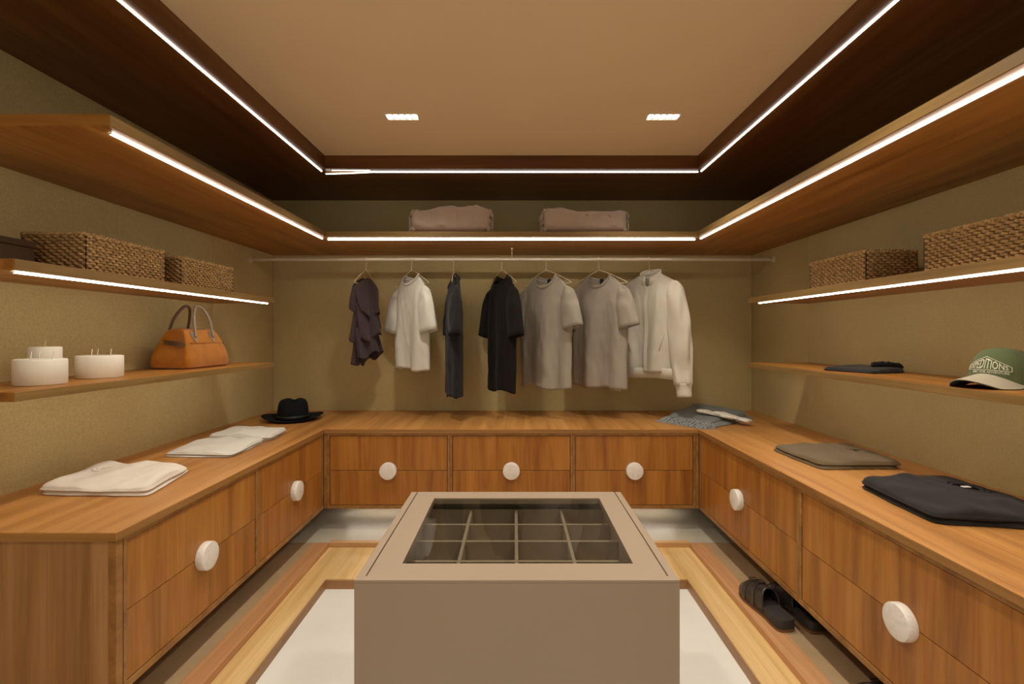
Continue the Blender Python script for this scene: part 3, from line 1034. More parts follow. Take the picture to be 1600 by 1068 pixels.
def basket_meshes(L, Wd, H, seed):
    """woven wall ropes (one mesh), rim rope, inner liner; long axis along y, origin at base centre"""
    rows = 12
    rh = H / (rows + 0.6)
    hl, hw_ = L / 2 - 0.006, Wd / 2 - 0.006
    rc = 0.014

    def perim(n):
        segs = []
        A = [(-hw_ + rc, -hl), (hw_ - rc, -hl), (hw_, -hl + rc), (hw_, hl - rc), (hw_ - rc, hl), (-hw_ + rc, hl), (-hw_, hl - rc), (-hw_, -hl + rc)]
        pl = []
        for i in range(8):
            a, b = Vector(A[i]), Vector(A[(i + 1) % 8])
            if i % 2 == 0:
                pl += [a.lerp(b, k / 40) for k in range(40)]
            else:
                cx_, cy_ = [(hw_ - rc, -hl + rc), (hw_ - rc, hl - rc), (-hw_ + rc, hl - rc), (-hw_ + rc, -hl + rc)][i // 2]
                a0 = [-PI / 2, 0, PI / 2, PI][i // 2]
                pl += [Vector((cx_ + rc * math.cos(a0 + PI / 2 * k / 4), cy_ + rc * math.sin(a0 + PI / 2 * k / 4))) for k in range(4)]
        d = [0.0]
        for i in range(len(pl)):
            d.append(d[-1] + (pl[(i + 1) % len(pl)] - pl[i]).length)
        tot = d[-1]
        out = []
        j = 0
        for k in range(n):
            s = tot * k / n
            while d[j + 1] < s:
                j += 1
            f = (s - d[j]) / max(1e-9, d[j + 1] - d[j])
            p = pl[j].lerp(pl[(j + 1) % len(pl)], f)
            q = pl[(j + 1) % len(pl)] - pl[j]
            out.append((p, Vector((q.y, -q.x)).normalized()))
        return out, tot
    _, tot = perim(10)
    st = int(tot / 0.0125) // 2 * 2
    n = st * 5
    pr, tot = perim(n)
    bm = bmesh.new()
    rnd = random.Random(seed)
    for r in range(rows):
        zc = rh * (r + 0.55)
        rs = []
        ph = (r % 2) * PI
        for k, (p, nn) in enumerate(pr):
            c = math.sin(2 * PI * (k / n) * st / 2 + ph)
            j_ = nz(k * 0.11, r * 3.1 + seed, 0.0)
            off = 0.0026 * c + 0.0014 * j_
            rad = rh * 0.56 * (1.0 + 0.22 * nz(k * 0.4, r * 5.0, seed + 9.0)) * (0.86 + 0.14 * c)
            z = zc + 0.0016 * nz(k * 0.07, r * 2.0, seed + 4.0) + 0.0012 * math.cos(2 * PI * (k / n) * st / 2 + ph)
            q = p + nn * off
            rs.append([(q.x + nn.x * rad * 0.75 * math.cos(a), q.y + nn.y * rad * 0.75 * math.cos(a), z + rad * math.sin(a)) for a in [2 * PI * i / 6 for i in range(6)]])
        rs.append(rs[0])
        rings(bm, rs, True, False, False)
    bmesh.ops.remove_doubles(bm, verts=bm.verts[:], dist=1e-6)
    rim = bmesh.new()
    for tw in (0, PI):
        rs = []
        for k, (p, nn) in enumerate(pr):
            a0 = 2 * PI * (k / n) * st / 2 + tw
            off = 0.0030 * math.cos(a0)
            z = H - rh * 0.35 + 0.0030 * math.sin(a0)
            q = p + nn * (off + 0.001)
            rs.append([(q.x + nn.x * 0.0046 * math.cos(a), q.y + nn.y * 0.0046 * math.cos(a), z + 0.0046 * math.sin(a)) for a in [2 * PI * i / 6 for i in range(6)]])
        rs.append(rs[0])
        rings(rim, rs, True, False, False)
    bmesh.ops.remove_doubles(rim, verts=rim.verts[:], dist=1e-6)
    lin = bmesh.new()
    i_ = 0.004
    box(lin, -hw_ + i_, hw_ - i_, -hl + i_, hl - i_, 0.002, 0.006)
    for a in ((-hw_, -hw_ + 0.002, -hl, hl), (hw_ - 0.002, hw_, -hl, hl), (-hw_, hw_, -hl, -hl + 0.002), (-hw_, hw_, hl - 0.002, hl)):
        box(lin, *a, 0.002, H - rh * 0.5)
    return bm, rim, lin


def basket(label, cx, cy, z, L, Wd, H, seed, rz=0.0):
    t = thing('woven_basket', label, 'basket', (cx, cy, z), rz, 'woven storage baskets')
    a, b, c = basket_meshes(L, Wd, H, seed)
    o_ = obj('woven_side', a, 'seagrass', t, smooth=True)
    o_['kind'] = 'stuff'
    obj('rim', b, 'seagrass_rim', t, smooth=True)
    obj('liner', c, 'basket_inner', t)
    return t


basket('large woven seagrass basket on the shelf above the candles', -1.438, 1.688, SU1, 0.354, 0.215, 0.118, 1)
basket('smaller woven seagrass basket on the shelf above the tan handbag', -1.44, 2.145, SU1, 0.375, 0.20, 0.116, 2)
basket('woven seagrass basket on the right shelf, further from the camera', 1.402, 1.979, SU1, 0.356, 0.205, 0.114, 3)
basket('woven seagrass basket on the right shelf, cut off by the picture edge', 1.402, 1.375, SU1, 0.366, 0.205, 0.116, 4)
t = thing('dark_box', 'low dark brown lidded box beside the large left basket', 'box', (-1.515, 1.385, SU1))
obj('body', bx(-0.115, 0.08, -0.07, 0.07, 0, 0.058), 'dark_box', t, bevel=0.003)
obj('lid', bx(-0.118, 0.083, -0.073, 0.073, 0.0585, 0.078), 'dark_box', t, bevel=0.003)

# ------------------------------------------------------------------ candles


def candle(label, x, y, r, h, wicks):
    t = thing('candle', label, 'candle', (x, y, SD1), 0, 'ivory pillar candles')
    prof = [(r - 0.003, 0), (r, 0.003), (r, h - 0.004), (r - 0.0015, h - 0.001), (r - 0.006, h), (r - 0.02, h - 0.002), (0.004, h - 0.004)]
    obj('wax_body', lathe(prof, 56), 'wax', t, smooth=True, autos=50)
    for k in range(wicks):
        a = 0.4 + 2 * PI * k / max(1, wicks)
        rr = r * 0.45 if wicks > 1 else 0
        x_, y_ = rr * math.cos(a), rr * math.sin(a)
        bm = bmesh.new()
        tube(bm, catmull([(x_, y_, h - 0.006), (x_ + 0.001, y_, h + 0.008), (x_ + 0.004 * math.cos(a * 3), y_ + 0.002, h + 0.022)], 4), 0.0013, 6)
        obj('wick', bm, 'wick', t, smooth=True)


candle('wide low ivory candle at the front of the left shelf', -1.437, 1.475, 0.062, 0.078, 3)
candle('wide low ivory candle with three wicks beside the tan handbag', -1.462, 1.715, 0.067, 0.078, 3)
candle('narrower taller ivory candle with one wick, behind the front candle', -1.535, 1.590, 0.0425, 0.112, 1)

# ------------------------------------------------------------------ handbag
t = thing('handbag', 'tan suede handbag with brown leather handles on the left shelf', 'handbag', (-1.490, 2.245, SD1), D(-2))


def bag_ring(z, lx, ly, n=72, ex=0.2, gus=0.0, pull=0.0):
    r = []
    for k in range(n):
        a = 2 * PI * k / n
        ca, sa = math.cos(a), math.sin(a)
        x = lx * math.copysign(abs(ca) ** ex, ca)
        y = ly * math.copysign(abs(sa) ** ex, sa)
        if gus:
            y -= math.copysign(gus * max(0, 1 - (x / lx) ** 2), y) * abs(sa) ** 3
        r.append((x, y, z + 0.0025 * nz(ca * 2, sa * 2, z * 9)))
    return r


bm = bmesh.new()
lv = [(0.002, 0.080, 0.138, 0.0), (0.008, 0.088, 0.147, 0.0), (0.03, 0.091, 0.15, 0.004), (0.06, 0.086, 0.147, 0.010), (0.09, 0.077, 0.140, 0.016), (0.115, 0.068, 0.131, 0.020), (0.14, 0.058, 0.122, 0.018), (0.16, 0.048, 0.113, 0.012), (0.172, 0.038, 0.104, 0.006), (0.177, 0.022, 0.096, 0.0)]
rings(bm, [bag_ring(z, a, b, gus=g) for z, a, b, g in lv])
obj('body', bm, 'suede', t, smooth=True, autos=38)
# top closure flap line and seams
bm = bmesh.new()
tube(bm, [(0.0, -0.09, 0.1765), (0.0, 0.09, 0.1765)], 0.0025, 8)
obj('top_zip', bm, 'leather_brown', t, smooth=True)
bm = bmesh.new()
tube(bm, [(0.0715, -0.112, 0.114), (0.0718, 0.112, 0.114)], 0.0012, 6)
obj('seam', bm, 'suede', t, smooth=True)
for s in (1, -1):
    ys_ = (-0.065, 0.055)
    pts = catmull([(s * 0.066, ys_[0], 0.140), (s * 0.060, ys_[0] + 0.004, 0.168), (s * 0.045, -0.05, 0.225), (s * 0.030, -0.02, 0.272), (s * 0.026, 0.005, 0.281), (s * 0.032, 0.032, 0.268), (s * 0.048, 0.052, 0.222), (s * 0.060, ys_[1] + 0.0, 0.168), (s * 0.066, ys_[1], 0.140)], 8)
    bm = bmesh.new()
    tube(bm, pts, 0.0062, 10)
    h_ = obj('handle', bm, 'leather_brown' if s < 0 else 'leather_taupe', t, smooth=True)
    for yy in ys_:
        bm = bmesh.new()
        out = [(-0.016, 0.162), (0.016, 0.162), (0.017, 0.142), (0.012, 0.130), (0.0, 0.114), (-0.012, 0.130), (-0.017, 0.142)]
        def bagx(z):
            for (z0, a0, _, _), (z1, a1, _, _) in zip(lv[:-1], lv[1:]):
                if z0 <= z <= z1:
                    return a0 + (a1 - a0) * (z - z0) / (z1 - z0)
            return 0.02
        A = [bm.verts.new((s * (bagx(z) + 0.0035), yy + q, z)) for q, z in out]
        B = [bm.verts.new((s * (bagx(z) - 0.002), yy + q, z)) for q, z in out]
        bm.faces.new(A)
        bm.faces.new(B[::-1])
        for i in range(len(out)):
            j = (i + 1) % len(out)
            bm.faces.new((A[i], A[j], B[j], B[i]))
        obj('handle_tab', bm, 'leather_taupe', t)
for s in (-1, 1):
    bm = bmesh.new()
    yb_ = s * 0.126
    rs = []
    for f in range(9):
        k = f / 8
        x = -0.03 + 0.095 * k
        y = yb_ + s * (0.004 + 0.012 * math.sin(k * PI) - 0.0)
        wd = 0.011 * (1 - 0.6 * max(0, k - 0.6) / 0.4)
        rs.append([(x, y - 0.0018, 0.118 - wd - 0.01 * k), (x, y + 0.0018, 0.118 - wd - 0.01 * k), (x, y + 0.0018, 0.118 + wd - 0.01 * k), (x, y - 0.0018, 0.118 + wd - 0.01 * k)])
    rings(bm, rs)
    st = obj('side_strap', bm, 'leather_brown', t)
    bm = bmesh.new()
    tube(bm, [(-0.028 + 0.011 * math.cos(a), yb_ + s * 0.008, 0.118 + 0.013 * math.sin(a)) for a in [2 * PI * k / 16 for k in range(17)]], 0.002, 6)
    obj('buckle', bm, 'brass', st, smooth=True)

# ------------------------------------------------------------------ black felt hat
t = thing('felt_hat', 'black felt fedora on the worktop in the left back corner', 'hat', (-1.343, 2.95, CTT), D(15))
bm = bmesh.new()
n = 64
rs = []
for r_, zz in ((0.085, 0.001), (0.11, 0.0015), (0.14, 0.004), (0.163, 0.009), (0.168, 0.0125), (0.163, 0.0135), (0.14, 0.0085), (0.11, 0.006), (0.085, 0.006)):
    rs.append([(r_ * 1.03 * math.cos(2 * PI * k / n), r_ * math.sin(2 * PI * k / n), zz + (r_ / 0.168) ** 3 * (0.010 * math.cos(4 * PI * k / n) + 0.0005) * (1 if r_ > 0.1 else 0) + (0.010 * (r_ / 0.168) ** 3 if r_ > 0.1 else 0)) for k in range(n)])
rs.append(rs[0])
rings(bm, rs, True, False, False)
bmesh.ops.remove_doubles(bm, verts=bm.verts[:], dist=1e-6)
obj('brim', bm, 'felt_black', t, smooth=True)
bm = bmesh.new()
rs = []
for rx, ry, zz, dent in ((0.087, 0.083, 0.004, 0), (0.088, 0.084, 0.03, 0), (0.086, 0.081, 0.06, 0), (0.083, 0.077, 0.085, 0.1), (0.078, 0.070, 0.105, 0.3), (0.069, 0.060, 0.118, 0.6), (0.055, 0.046, 0.123, 1.0), (0.036, 0.030, 0.118, 1.3), (0.015, 0.012, 0.108, 1.2), (0.003, 0.003, 0.106, 1.2)):
    ring = []
    for k in range(n):
        a = 2 * PI * k / n
        ca, sa = math.cos(a), math.sin(a)
        pin = 1 - 0.16 * dent * max(0, -sa) ** 2 * abs(math.cos(a)) * 1.6
        z = zz - 0.012 * dent * math.exp(-(rx * ca / 0.02) ** 2) + 0.004 * (sa > 0) * sa * dent
        ring.append((rx * ca * pin, ry * sa * (1 - 0.1 * dent * max(0, -sa)), z))
    rs.append(ring)
rings(bm, rs)
obj('crown', bm, 'felt_black', t, smooth=True)
bm = bmesh.new()
rs = [[(rx * math.cos(2 * PI * k / n), ry * math.sin(2 * PI * k / n), z) for k in range(n)] for rx, ry, z in ((0.0885, 0.0845, 0.0065), (0.0900, 0.0860, 0.0075), (0.0898, 0.0858, 0.029), (0.0883, 0.0843, 0.030))]
rings(bm, rs, True, False, False)
bd = obj('hat_band', bm, 'ribbon_black', t, smooth=True)
bm = bmesh.new()
box(bm, -0.0965, -0.0885, -0.018, 0.018, 0.008, 0.028)
obj('bow', bm, 'ribbon_black', bd, bevel=0.003)

# ------------------------------------------------------------------ folded clothes


def fold_slab(quad, z0, h, seed, nu=44, nv=44, wr=0.006, soft=0.16, edge=0.006, ht=None):
    """soft rounded slab of folded cloth over a quad (4 xy corners), local coords"""
    bm = bmesh.new()
    q = [Vector((x, y, 0)) for x, y in quad]

    def P(u, v):
        return (q[0] * (1 - u) + q[1] * u) * (1 - v) + (q[3] * (1 - u) + q[2] * u) * v
    c = P(0.5, 0.5)
    R = []
    n = 96
    steps = 26
    # polar grid: superellipse rings keep the corners soft
    def rim(a, f):
        ca, sa = math.cos(a), math.sin(a)
        m_ = (abs(ca) ** 15 + abs(sa) ** 15) ** (1 / 15)
        return P(0.5 + 0.5 * f * ca / m_, 0.5 + 0.5 * f * sa / m_)
    rows = []
    for j in range(steps + 1):
        f = 0.02 + 0.98 * (1 - (1 - j / steps) ** 1.6)
        row = []
        for i in range(n):
            a = 2 * PI * i / n
            p = rim(a, f)
            dv = (p - c)
            wob = edge * (nz(p.x * 8 + seed, p.y * 8, 0.3) + 0.6 * nz(p.x * 22, p.y * 22 + seed, 0.7))
            p = p + dv.normalized() * wob * f ** 6
            e_ = 1 - f
            prof = (1 - max(0, 1 - e_ / soft) ** 2.6) ** 0.5
            k = ht(p) if ht else 1.0
            z = h * k * (0.45 + 0.55 * prof)
            ridge = 1 - abs(nz(p.x * 5.5 + seed, p.y * 4.2, 3.1)) * 2.6
            z += wr * (0.55 * nz(p.x * 7 + seed, p.y * 5, 1.7) + 0.35 * nz(p.x * 17 + seed, p.y * 14, 2.7) + 0.55 * max(0, ridge)) * (0.3 + 0.7 * prof)
            row.append((p.x, p.y, z0 + max(h * 0.3, z)))
        rows.append(row)
    # side: bulge out then tuck under
    last = rows[-1]
    for o_, zf in ((0.0035, 0.75), (0.0045, 0.45), (0.003, 0.18), (0.0, 0.0)):
        row = []
        for x, y, z in last:
            d_ = (Vector((x, y, 0)) - c).normalized() * o_
            row.append((x + d_.x, y + d_.y, z0 + 0.0006 + (z - z0 - 0.0006) * zf))
        rows.append(row)
    rings(bm, rows)
    return bm


def folded(name, label, cat, quad, mat, seed, layers, h, group, collar=None, wr=0.006, tagm=None):
    cx = sum(p[0] for p in quad) / 4
    cy = sum(p[1] for p in quad) / 4
    t = thing(name, label, cat, (cx, cy, CTT), 0, group)
    rnd = random.Random(seed)
    z = 0.0
    for k in range(layers):
        q = [(x - cx + (rnd.uniform(-0.008, 0.008) if k else 0), y - cy + (rnd.uniform(-0.008, 0.008) if k else 0)) for x, y in quad]
        obj('folded_layer', fold_slab(q, z, h, seed + k * 3.1, wr=wr if k == layers - 1 else 0.002), mat, t, smooth=True)
        z += h * (0.93 if k < layers - 1 else 0.98)
    if collar:
        x, y, r, a = collar
        for rr, nm in ((1.0, 'collar'), (0.72, 'collar_lining')):
            bm = bmesh.new()
            pts = []
            for k in range(33):
                b_ = 2 * PI * k / 32
                ex, ey = r * rr * math.cos(b_), r * rr * 0.5 * math.sin(b_)
                pts.append((x - cx + ex * math.cos(a) - ey * math.sin(a), y - cy + ex * math.sin(a) + ey * math.cos(a), z + (0.0015 if rr == 1.0 else 0.0005) + 0.003 * math.sin(b_)))
            tube(bm, pts, 0.0065 if rr == 1.0 else 0.005, 8, flat=0.6)
            obj(nm, bm, mat, t, smooth=True)
        if tagm:
            obj('neck_tag', bx(x - cx - 0.012, x - cx + 0.012, y - cy - 0.006, y - cy + 0.006, z + 0.0012, z + 0.0035), tagm, t)
    return t


gf = 'folded clothes on the worktop'
folded('folded_shirt', 'ivory folded shirt lying near the end of the left worktop', 'shirt', [(-1.528, 1.560), (-1.165, 1.545), (-1.225, 1.835), (-1.555, 1.85)], 'cotton_ivory', 3, 2, 0.014, gf, (-1.475, 1.775, 0.05, 0.3), wr=0.022)
folded('folded_shirt', 'flat white folded shirt midway along the left worktop, touching another white one', 'shirt', [(-1.475, 2.045), (-1.190, 2.035), (-1.200, 2.335), (-1.485, 2.352)], 'cotton_white', 11, 2, 0.010, gf, None, wr=0.012)
folded('folded_shirt', 'white folded shirt nearest the black hat, lying behind another white one', 'shirt', [(-1.50, 2.368), (-1.185, 2.352), (-1.205, 2.56), (-1.49, 2.63)], 'cotton_white', 17, 2, 0.013, gf, (-1.42, 2.50, 0.045, 0.6), wr=0.022)
folded('folded_garment', 'olive brown folded garment on the right worktop', 'clothing', [(1.165, 1.850), (1.475, 1.865), (1.505, 2.185), (1.150, 2.170)], 'olive', 23, 2, 0.015, gf, (1.43, 2.03, 0.05, -1.2), wr=0.014, tagm='tag_black')
folded('folded_garment', 'black folded garment nearest the camera on the right worktop', 'clothing', [(1.145, 1.325), (1.50, 1.265), (1.50, 1.70), (1.165, 1.635)], 'cotton_black', 31, 2, 0.018, gf, (1.42, 1.53, 0.055, -1.2), wr=0.016, tagm='white_plastic')

# scarf with fringe
t = thing('scarf', 'grey fringed scarf folded on the worktop in the right back corner', 'scarf', (1.16, 2.92, CTT))
slope_ = lambda p: 0.45 + 1.35 * max(0.0, min(1.0, (p.y + 0.10) / 0.34)) + 0.25 * nz(p.x * 9, p.y * 9, 4.0)
for k, (q, z, h, sd, hf) in enumerate((([(-0.28, -0.04), (-0.10, -0.27), (0.31, 0.05), (0.06, 0.34)], 0.0, 0.013, 5.0, None), ([(-0.25, -0.02), (-0.09, -0.19), (0.27, 0.07), (0.05, 0.32)], 0.011, 0.026, 7.0, slope_))):
    obj('folded_layer', fold_slab(q, z, h, sd, wr=0.010 if k else 0.003, edge=0.014), 'scarf_grey', t, smooth=True) if hf is None else obj('folded_layer', fold_slab(q, z, h, sd, wr=0.010, edge=0.014, ht=hf), 'scarf_grey', t, smooth=True)
bm = bmesh.new()
rnd = random.Random(5)
for k in range(150):
    f = rnd.random()
    x = -0.27 + 0.18 * f + rnd.uniform(-0.01, 0.03)
    y = -0.04 - 0.22 * f + rnd.uniform(-0.01, 0.05)
    z = 0.012 + 0.02 * rnd.random()
    an = D(225) + rnd.uniform(-0.9, 0.9)
    L_ = rnd.uniform(0.04, 0.085)
    pts = [(x, y, z)]
    for j in range(1, 5):
        an += rnd.uniform(-0.5, 0.5)
        pp = pts[-1]
        pts.append((pp[0] + L_ / 4 * math.cos(an), pp[1] + L_ / 4 * math.sin(an), max(0.0022, z * (1 - j / 3.2) + rnd.uniform(0, 0.006))))
    pts = [(p[0], max(p[1], -0.262), p[2]) if p[0] < -0.17 else p for p in pts]
    tube(bm, pts, 0.0019, 5)
f_ = obj('fringe', bm, 'scarf_fringe', t, smooth=True)
f_['kind'] = 'stuff'

# gloves on the scarf


def glove(label, loc, rz, flip):
    t = thing('glove', label, 'glove', loc, rz, 'pale knitted gloves')
    t.rotation_euler = (D(7), D(3), rz)
    t.scale = (1.05, 1.05, 1.1)

    def flat_tube(pts, r, fl):
        bm = bmesh.new()
        tube(bm, catmull(pts, 5), r, 12, flat=fl)
        return bm
    # palm
    bm = bmesh.new()
    rs = []
    for y, w_, h in ((0.0, 0.030, 0.006), (0.012, 0.033, 0.007), (0.05, 0.037, 0.009), (0.085, 0.040, 0.009), (0.095, 0.038, 0.007)):
        rs.append([(w_ * math.copysign(abs(math.cos(a)) ** 0.8, math.cos(a)), y, 0.010 + h * math.sin(a)) for a in [2 * PI * k / 20 for k in range(20)]])
    rings(bm, rs)
    obj('palm', bm, 'glove_knit', t, smooth=True)
    bm = bmesh.new()
    rs = []
    for y, w_ in ((0.006, 0.033), (-0.01, 0.035), (-0.045, 0.036), (-0.05, 0.034)):
        rs.append([(w_ * math.copysign(abs(math.cos(a)) ** 0.8, math.cos(a)), y, 0.0098 + 0.0085 * math.sin(a)) for a in [2 * PI * k / 20 for k in range(20)]])
    rings(bm, rs)
    obj('cuff', bm, 'glove_knit', t, smooth=True)
    for k, (x, L_, sp) in enumerate(((-0.029, 0.060, -0.010), (-0.010, 0.073, -0.003), (0.010, 0.070, 0.004), (0.029, 0.054, 0.012))):
        bm = bmesh.new()
        pts = catmull([(x, 0.085, 0.010), (x + sp * 0.4, 0.085 + L_ * 0.45, 0.011), (x + sp, 0.085 + L_, 0.009)], 6)
        tube(bm, pts, [0.0092] * (len(pts) - 3) + [0.0085, 0.0068, 0.003], 10, flat=0.8)
        obj('finger', bm, 'glove_knit', t, smooth=True)
    s = -1 if flip else 1
    bm = bmesh.new()
    pts = catmull([(s * 0.028, 0.03, 0.010), (s * 0.052, 0.055, 0.011), (s * 0.060, 0.088, 0.009)], 6)
    tube(bm, pts, [0.0105] * (len(pts) - 3) + [0.0095, 0.0075, 0.0035], 10, flat=0.8)
    obj('thumb', bm, 'glove_knit', t, smooth=True)


glove('pale knitted glove lying on the grey scarf, closer to the wall', (1.225, 2.840, CTT + 0.027), D(46), False)
glove('pale knitted glove lying on the grey scarf, closer to the camera', (1.285, 2.765, CTT + 0.024), D(38), True)

# ------------------------------------------------------------------ right shelf: pouch and cap
ZR = SD1 - 0.002
t = thing('soft_pouch', 'flat black nylon pouch with a fuzzy rolled edge on the right shelf', 'pouch', (1.42, 2.015, ZR))
q = [(-0.105, 0.07), (-0.03, -0.135), (0.135, -0.075), (0.08, 0.12)]
obj('body', fold_slab(q, 0, 0.021, 2.0, wr=0.010, soft=0.5, edge=0.01, ht=lambda p: 0.75 + 3.0 * max(0, p.x + 0.03)), 'navy_nylon', t, smooth=True)
bm = bmesh.new()
pts = catmull([(0.030, -0.035, 0.030), (0.060, -0.060, 0.033), (0.095, -0.068, 0.030), (0.125, -0.058, 0.024), (0.138, -0.035, 0.017), (0.140, -0.012, 0.014)], 12)
rs = []
for i, p in enumerate(pts):
    tt = (pts[min(len(pts) - 1, i + 1)] - pts[max(0, i - 1)]).normalized()
    s_ = tt.cross(Vector((0, 0, 1))).normalized()
    r0 = 0.0145 * min(1.0, 0.35 + 0.22 * i, 0.35 + 0.22 * (len(pts) - 1 - i))
    rs.append([p + (s_ * math.cos(a) + Vector((0, 0, 1)) * math.sin(a) * 0.85) * (r0 + 0.005 * nz(p.x * 110, p.y * 110, a * 2.1)) for a in [2 * PI * k / 18 for k in range(18)]])
rings(bm, rs)
obj('fuzzy_edge', bm, 'fuzzy_black', t, smooth=True)

# cap: local +x is forward
t = thing('baseball_cap', 'green baseball cap with beige brim and white lettering on the right shelf', 'cap', (1.440, 1.435, ZR), D(197))
t.scale = (0.9, 0.9, 0.95)
RXc, RYc, HC = 0.092, 0.078, 0.112


def crown_pt(a, el):
    """a: azimuth from forward, el: 0 rim .. 1 top"""
    e_ = el * PI / 2
    prof = math.cos(e_) ** 0.62
    front = max(0, math.cos(a))
    z = 0.004 + 0.034 * front ** 2 * 0.25 * (1 - el) + HC * math.sin(e_) ** 0.9 + 0.004 * front * math.sin(e_)
    k = 1 + 0.03 * nz(math.cos(a) * 2, math.sin(a) * 2, el * 3)
    return Vector((RXc * prof * math.cos(a) * k, RYc * prof * math.sin(a) * k, z))


bm = bmesh.new()
n = 60
rs = [[crown_pt(2 * PI * k / n, j / 22) for k in range(n)] for j in range(22)]
rings(bm, rs, True, False, True)
crown = obj('crown', bm, 'cap_green', t, smooth=True, solid=0.0016)
for k in range(6):
    a = PI / 6 + k * PI / 3 + PI / 6
    bm = bmesh.new()
    tube(bm, [crown_pt(a, f / 16 * 0.97) * 1.0 + Vector((math.cos(a), math.sin(a), 0.3)) * 0.0006 for f in range(17)], 0.0011, 5)
    obj('seam', bm, 'cap_green', crown, smooth=True)
bm = lathe([(0.001, 0.119), (0.006, 0.1185), (0.0075, 0.116), (0.007, 0.113)], 16)
obj('button', bm, 'cap_green', t, smooth=True)
# brim: plate arched across its width
top, und = bmesh.new(), bmesh.new()
nu, nv = 36, 14
gt, gu_ = [], []
for i in range(nu + 1):
    a = -1.28 + 2.56 * i / nu
    r1, r2 = [], []
    for j in range(nv + 1):
        f = j / nv
        b0 = crown_pt(a * 0.98, 0.02)
        yy = math.sin(a) * (RYc + 0.010 * f)
        reach = 0.100 * max(0.0, math.cos(a * 1.0)) ** 0.55
        x = b0.x * 0.99 + reach * f
        z = 0.040 - 0.038 * (yy / RYc) ** 2 - 0.016 * f * max(0, math.cos(a)) + 0.002
        z = max(0.003, z)
        if j == 0:
            x -= 0.004
        r1.append(top.verts.new((x, yy, z)))
        r2.append(und.verts.new((x, yy, z - 0.0028)))
    gt.append(r1)
    gu_.append(r2)
for g, b_m in ((gt, top), (gu_, und)):
    for i in range(nu):
        for j in range(nv):
            b_m.faces.new((g[i][j], g[i + 1][j], g[i + 1][j + 1], g[i][j + 1]))
br = obj('brim', top, 'cap_beige', t, smooth=True, solid=0.002)
obj('brim_underside', und, 'cap_under', br, smooth=True, solid=0.001)


def on_crown(u, v):
    """logo coords (metres): u across (to viewer right is -y), v up from the logo baseline -> crown surface"""
    a = u / 0.086
    e_ = 0.10 + v / 0.135
    p = crown_pt(a, e_)
    q = crown_pt(a, e_ + 0.01)
    s = crown_pt(a + 0.01, e_)
    nn = (s - p).cross(q - p).normalized()
    return p + nn * 0.0022


def printed(name, text, fn, size_w):
    cu = bpy.data.curves.new(name, 'FONT')
    cu.body = text
    cu.align_x = 'CENTER'
    cu.resolution_u = 2
    to = bpy.data.objects.new(name, cu)
    COL.objects.link(to)
    bpy.context.view_layer.update()
    dg = bpy.context.evaluated_depsgraph_get()
    me = bpy.data.meshes.new_from_object(to.evaluated_get(dg))
    bpy.data.objects.remove(to)
    bm = bmesh.new()
    bm.from_mesh(me)
    bpy.data.meshes.remove(me)
    xs_ = [v.co.x for v in bm.verts]
    ys_ = [v.co.y for v in bm.verts]
    w_ = max(xs_) - min(xs_)
    hh = max(ys_)
    cx = (max(xs_) + min(xs_)) / 2
    bmesh.ops.triangulate(bm, faces=bm.faces[:])
    for v in bm.verts:
        u, q = (v.co.x - cx) / (w_ / 2), v.co.y / hh
        x, y = fn(u, q)
        v.co = on_crown(x, y)
    return obj(name, bm, 'cap_print', crown, solid=0.0008)


HWL = 0.062


def main_fn(u, q):
    hgt = 0.030 - 0.021 * abs(u)
    return u * HWL, 0.019 + q * hgt + 0.0


printed('lettering', 'EXPEDITIONS', main_fn, 0.1)
printed('lettering', 'BUILT FOR ADVENTURE', lambda u, q: (0.012 + u * 0.052, 0.0085 + q * 0.0055), 0.1)
bm = bmesh.new()
fr_ = [(-0.070, 0.016), (-0.070, 0.027), (0, 0.054), (0.070, 0.027), (0.070, 0.016), (-0.070, 0.016)]
for (a0, b0), (a1, b1) in zip(fr_[:-1], fr_[1:]):
    k = 14
    tube(bm, [on_crown(a0 + (a1 - a0) * i / k, b0 + (b1 - b0) * i / k) for i in range(k + 1)], 0.0009, 5)
obj('lettering_frame', bm, 'cap_print', crown)

# ------------------------------------------------------------------ shoes


def sole_outline(L, n=40):
    """half-open outline of a left/right neutral shoe: toe at +y"""
    ctrl = [(0.0, 0.0), (0.030, 0.006), (0.037, 0.04), (0.034, 0.10), (0.042, 0.18), (0.047, 0.215), (0.040, 0.262), (0.018, 0.284), (-0.008, 0.286), (-0.034, 0.270), (-0.045, 0.225), (-0.041, 0.17), (-0.033, 0.10), (-0.035, 0.04), (-0.029, 0.006)]
    c = [Vector((x, y, 0)) for x, y in ctrl]
    m_ = len(c)
    out = []
    for i in range(m_):
        a, b, d, e_ = c[i - 1], c[i], c[(i + 1) % m_], c[(i + 2) % m_]
        for k in range(3):
            t_ = k / 3
            out.append(0.5 * ((2 * b) + (d - a) * t_ + (2 * a - 5 * b + 4 * d - e_) * t_ ** 2 + (3 * b - a - 3 * d + e_) * t_ ** 3) * (L / 0.286))
    return out


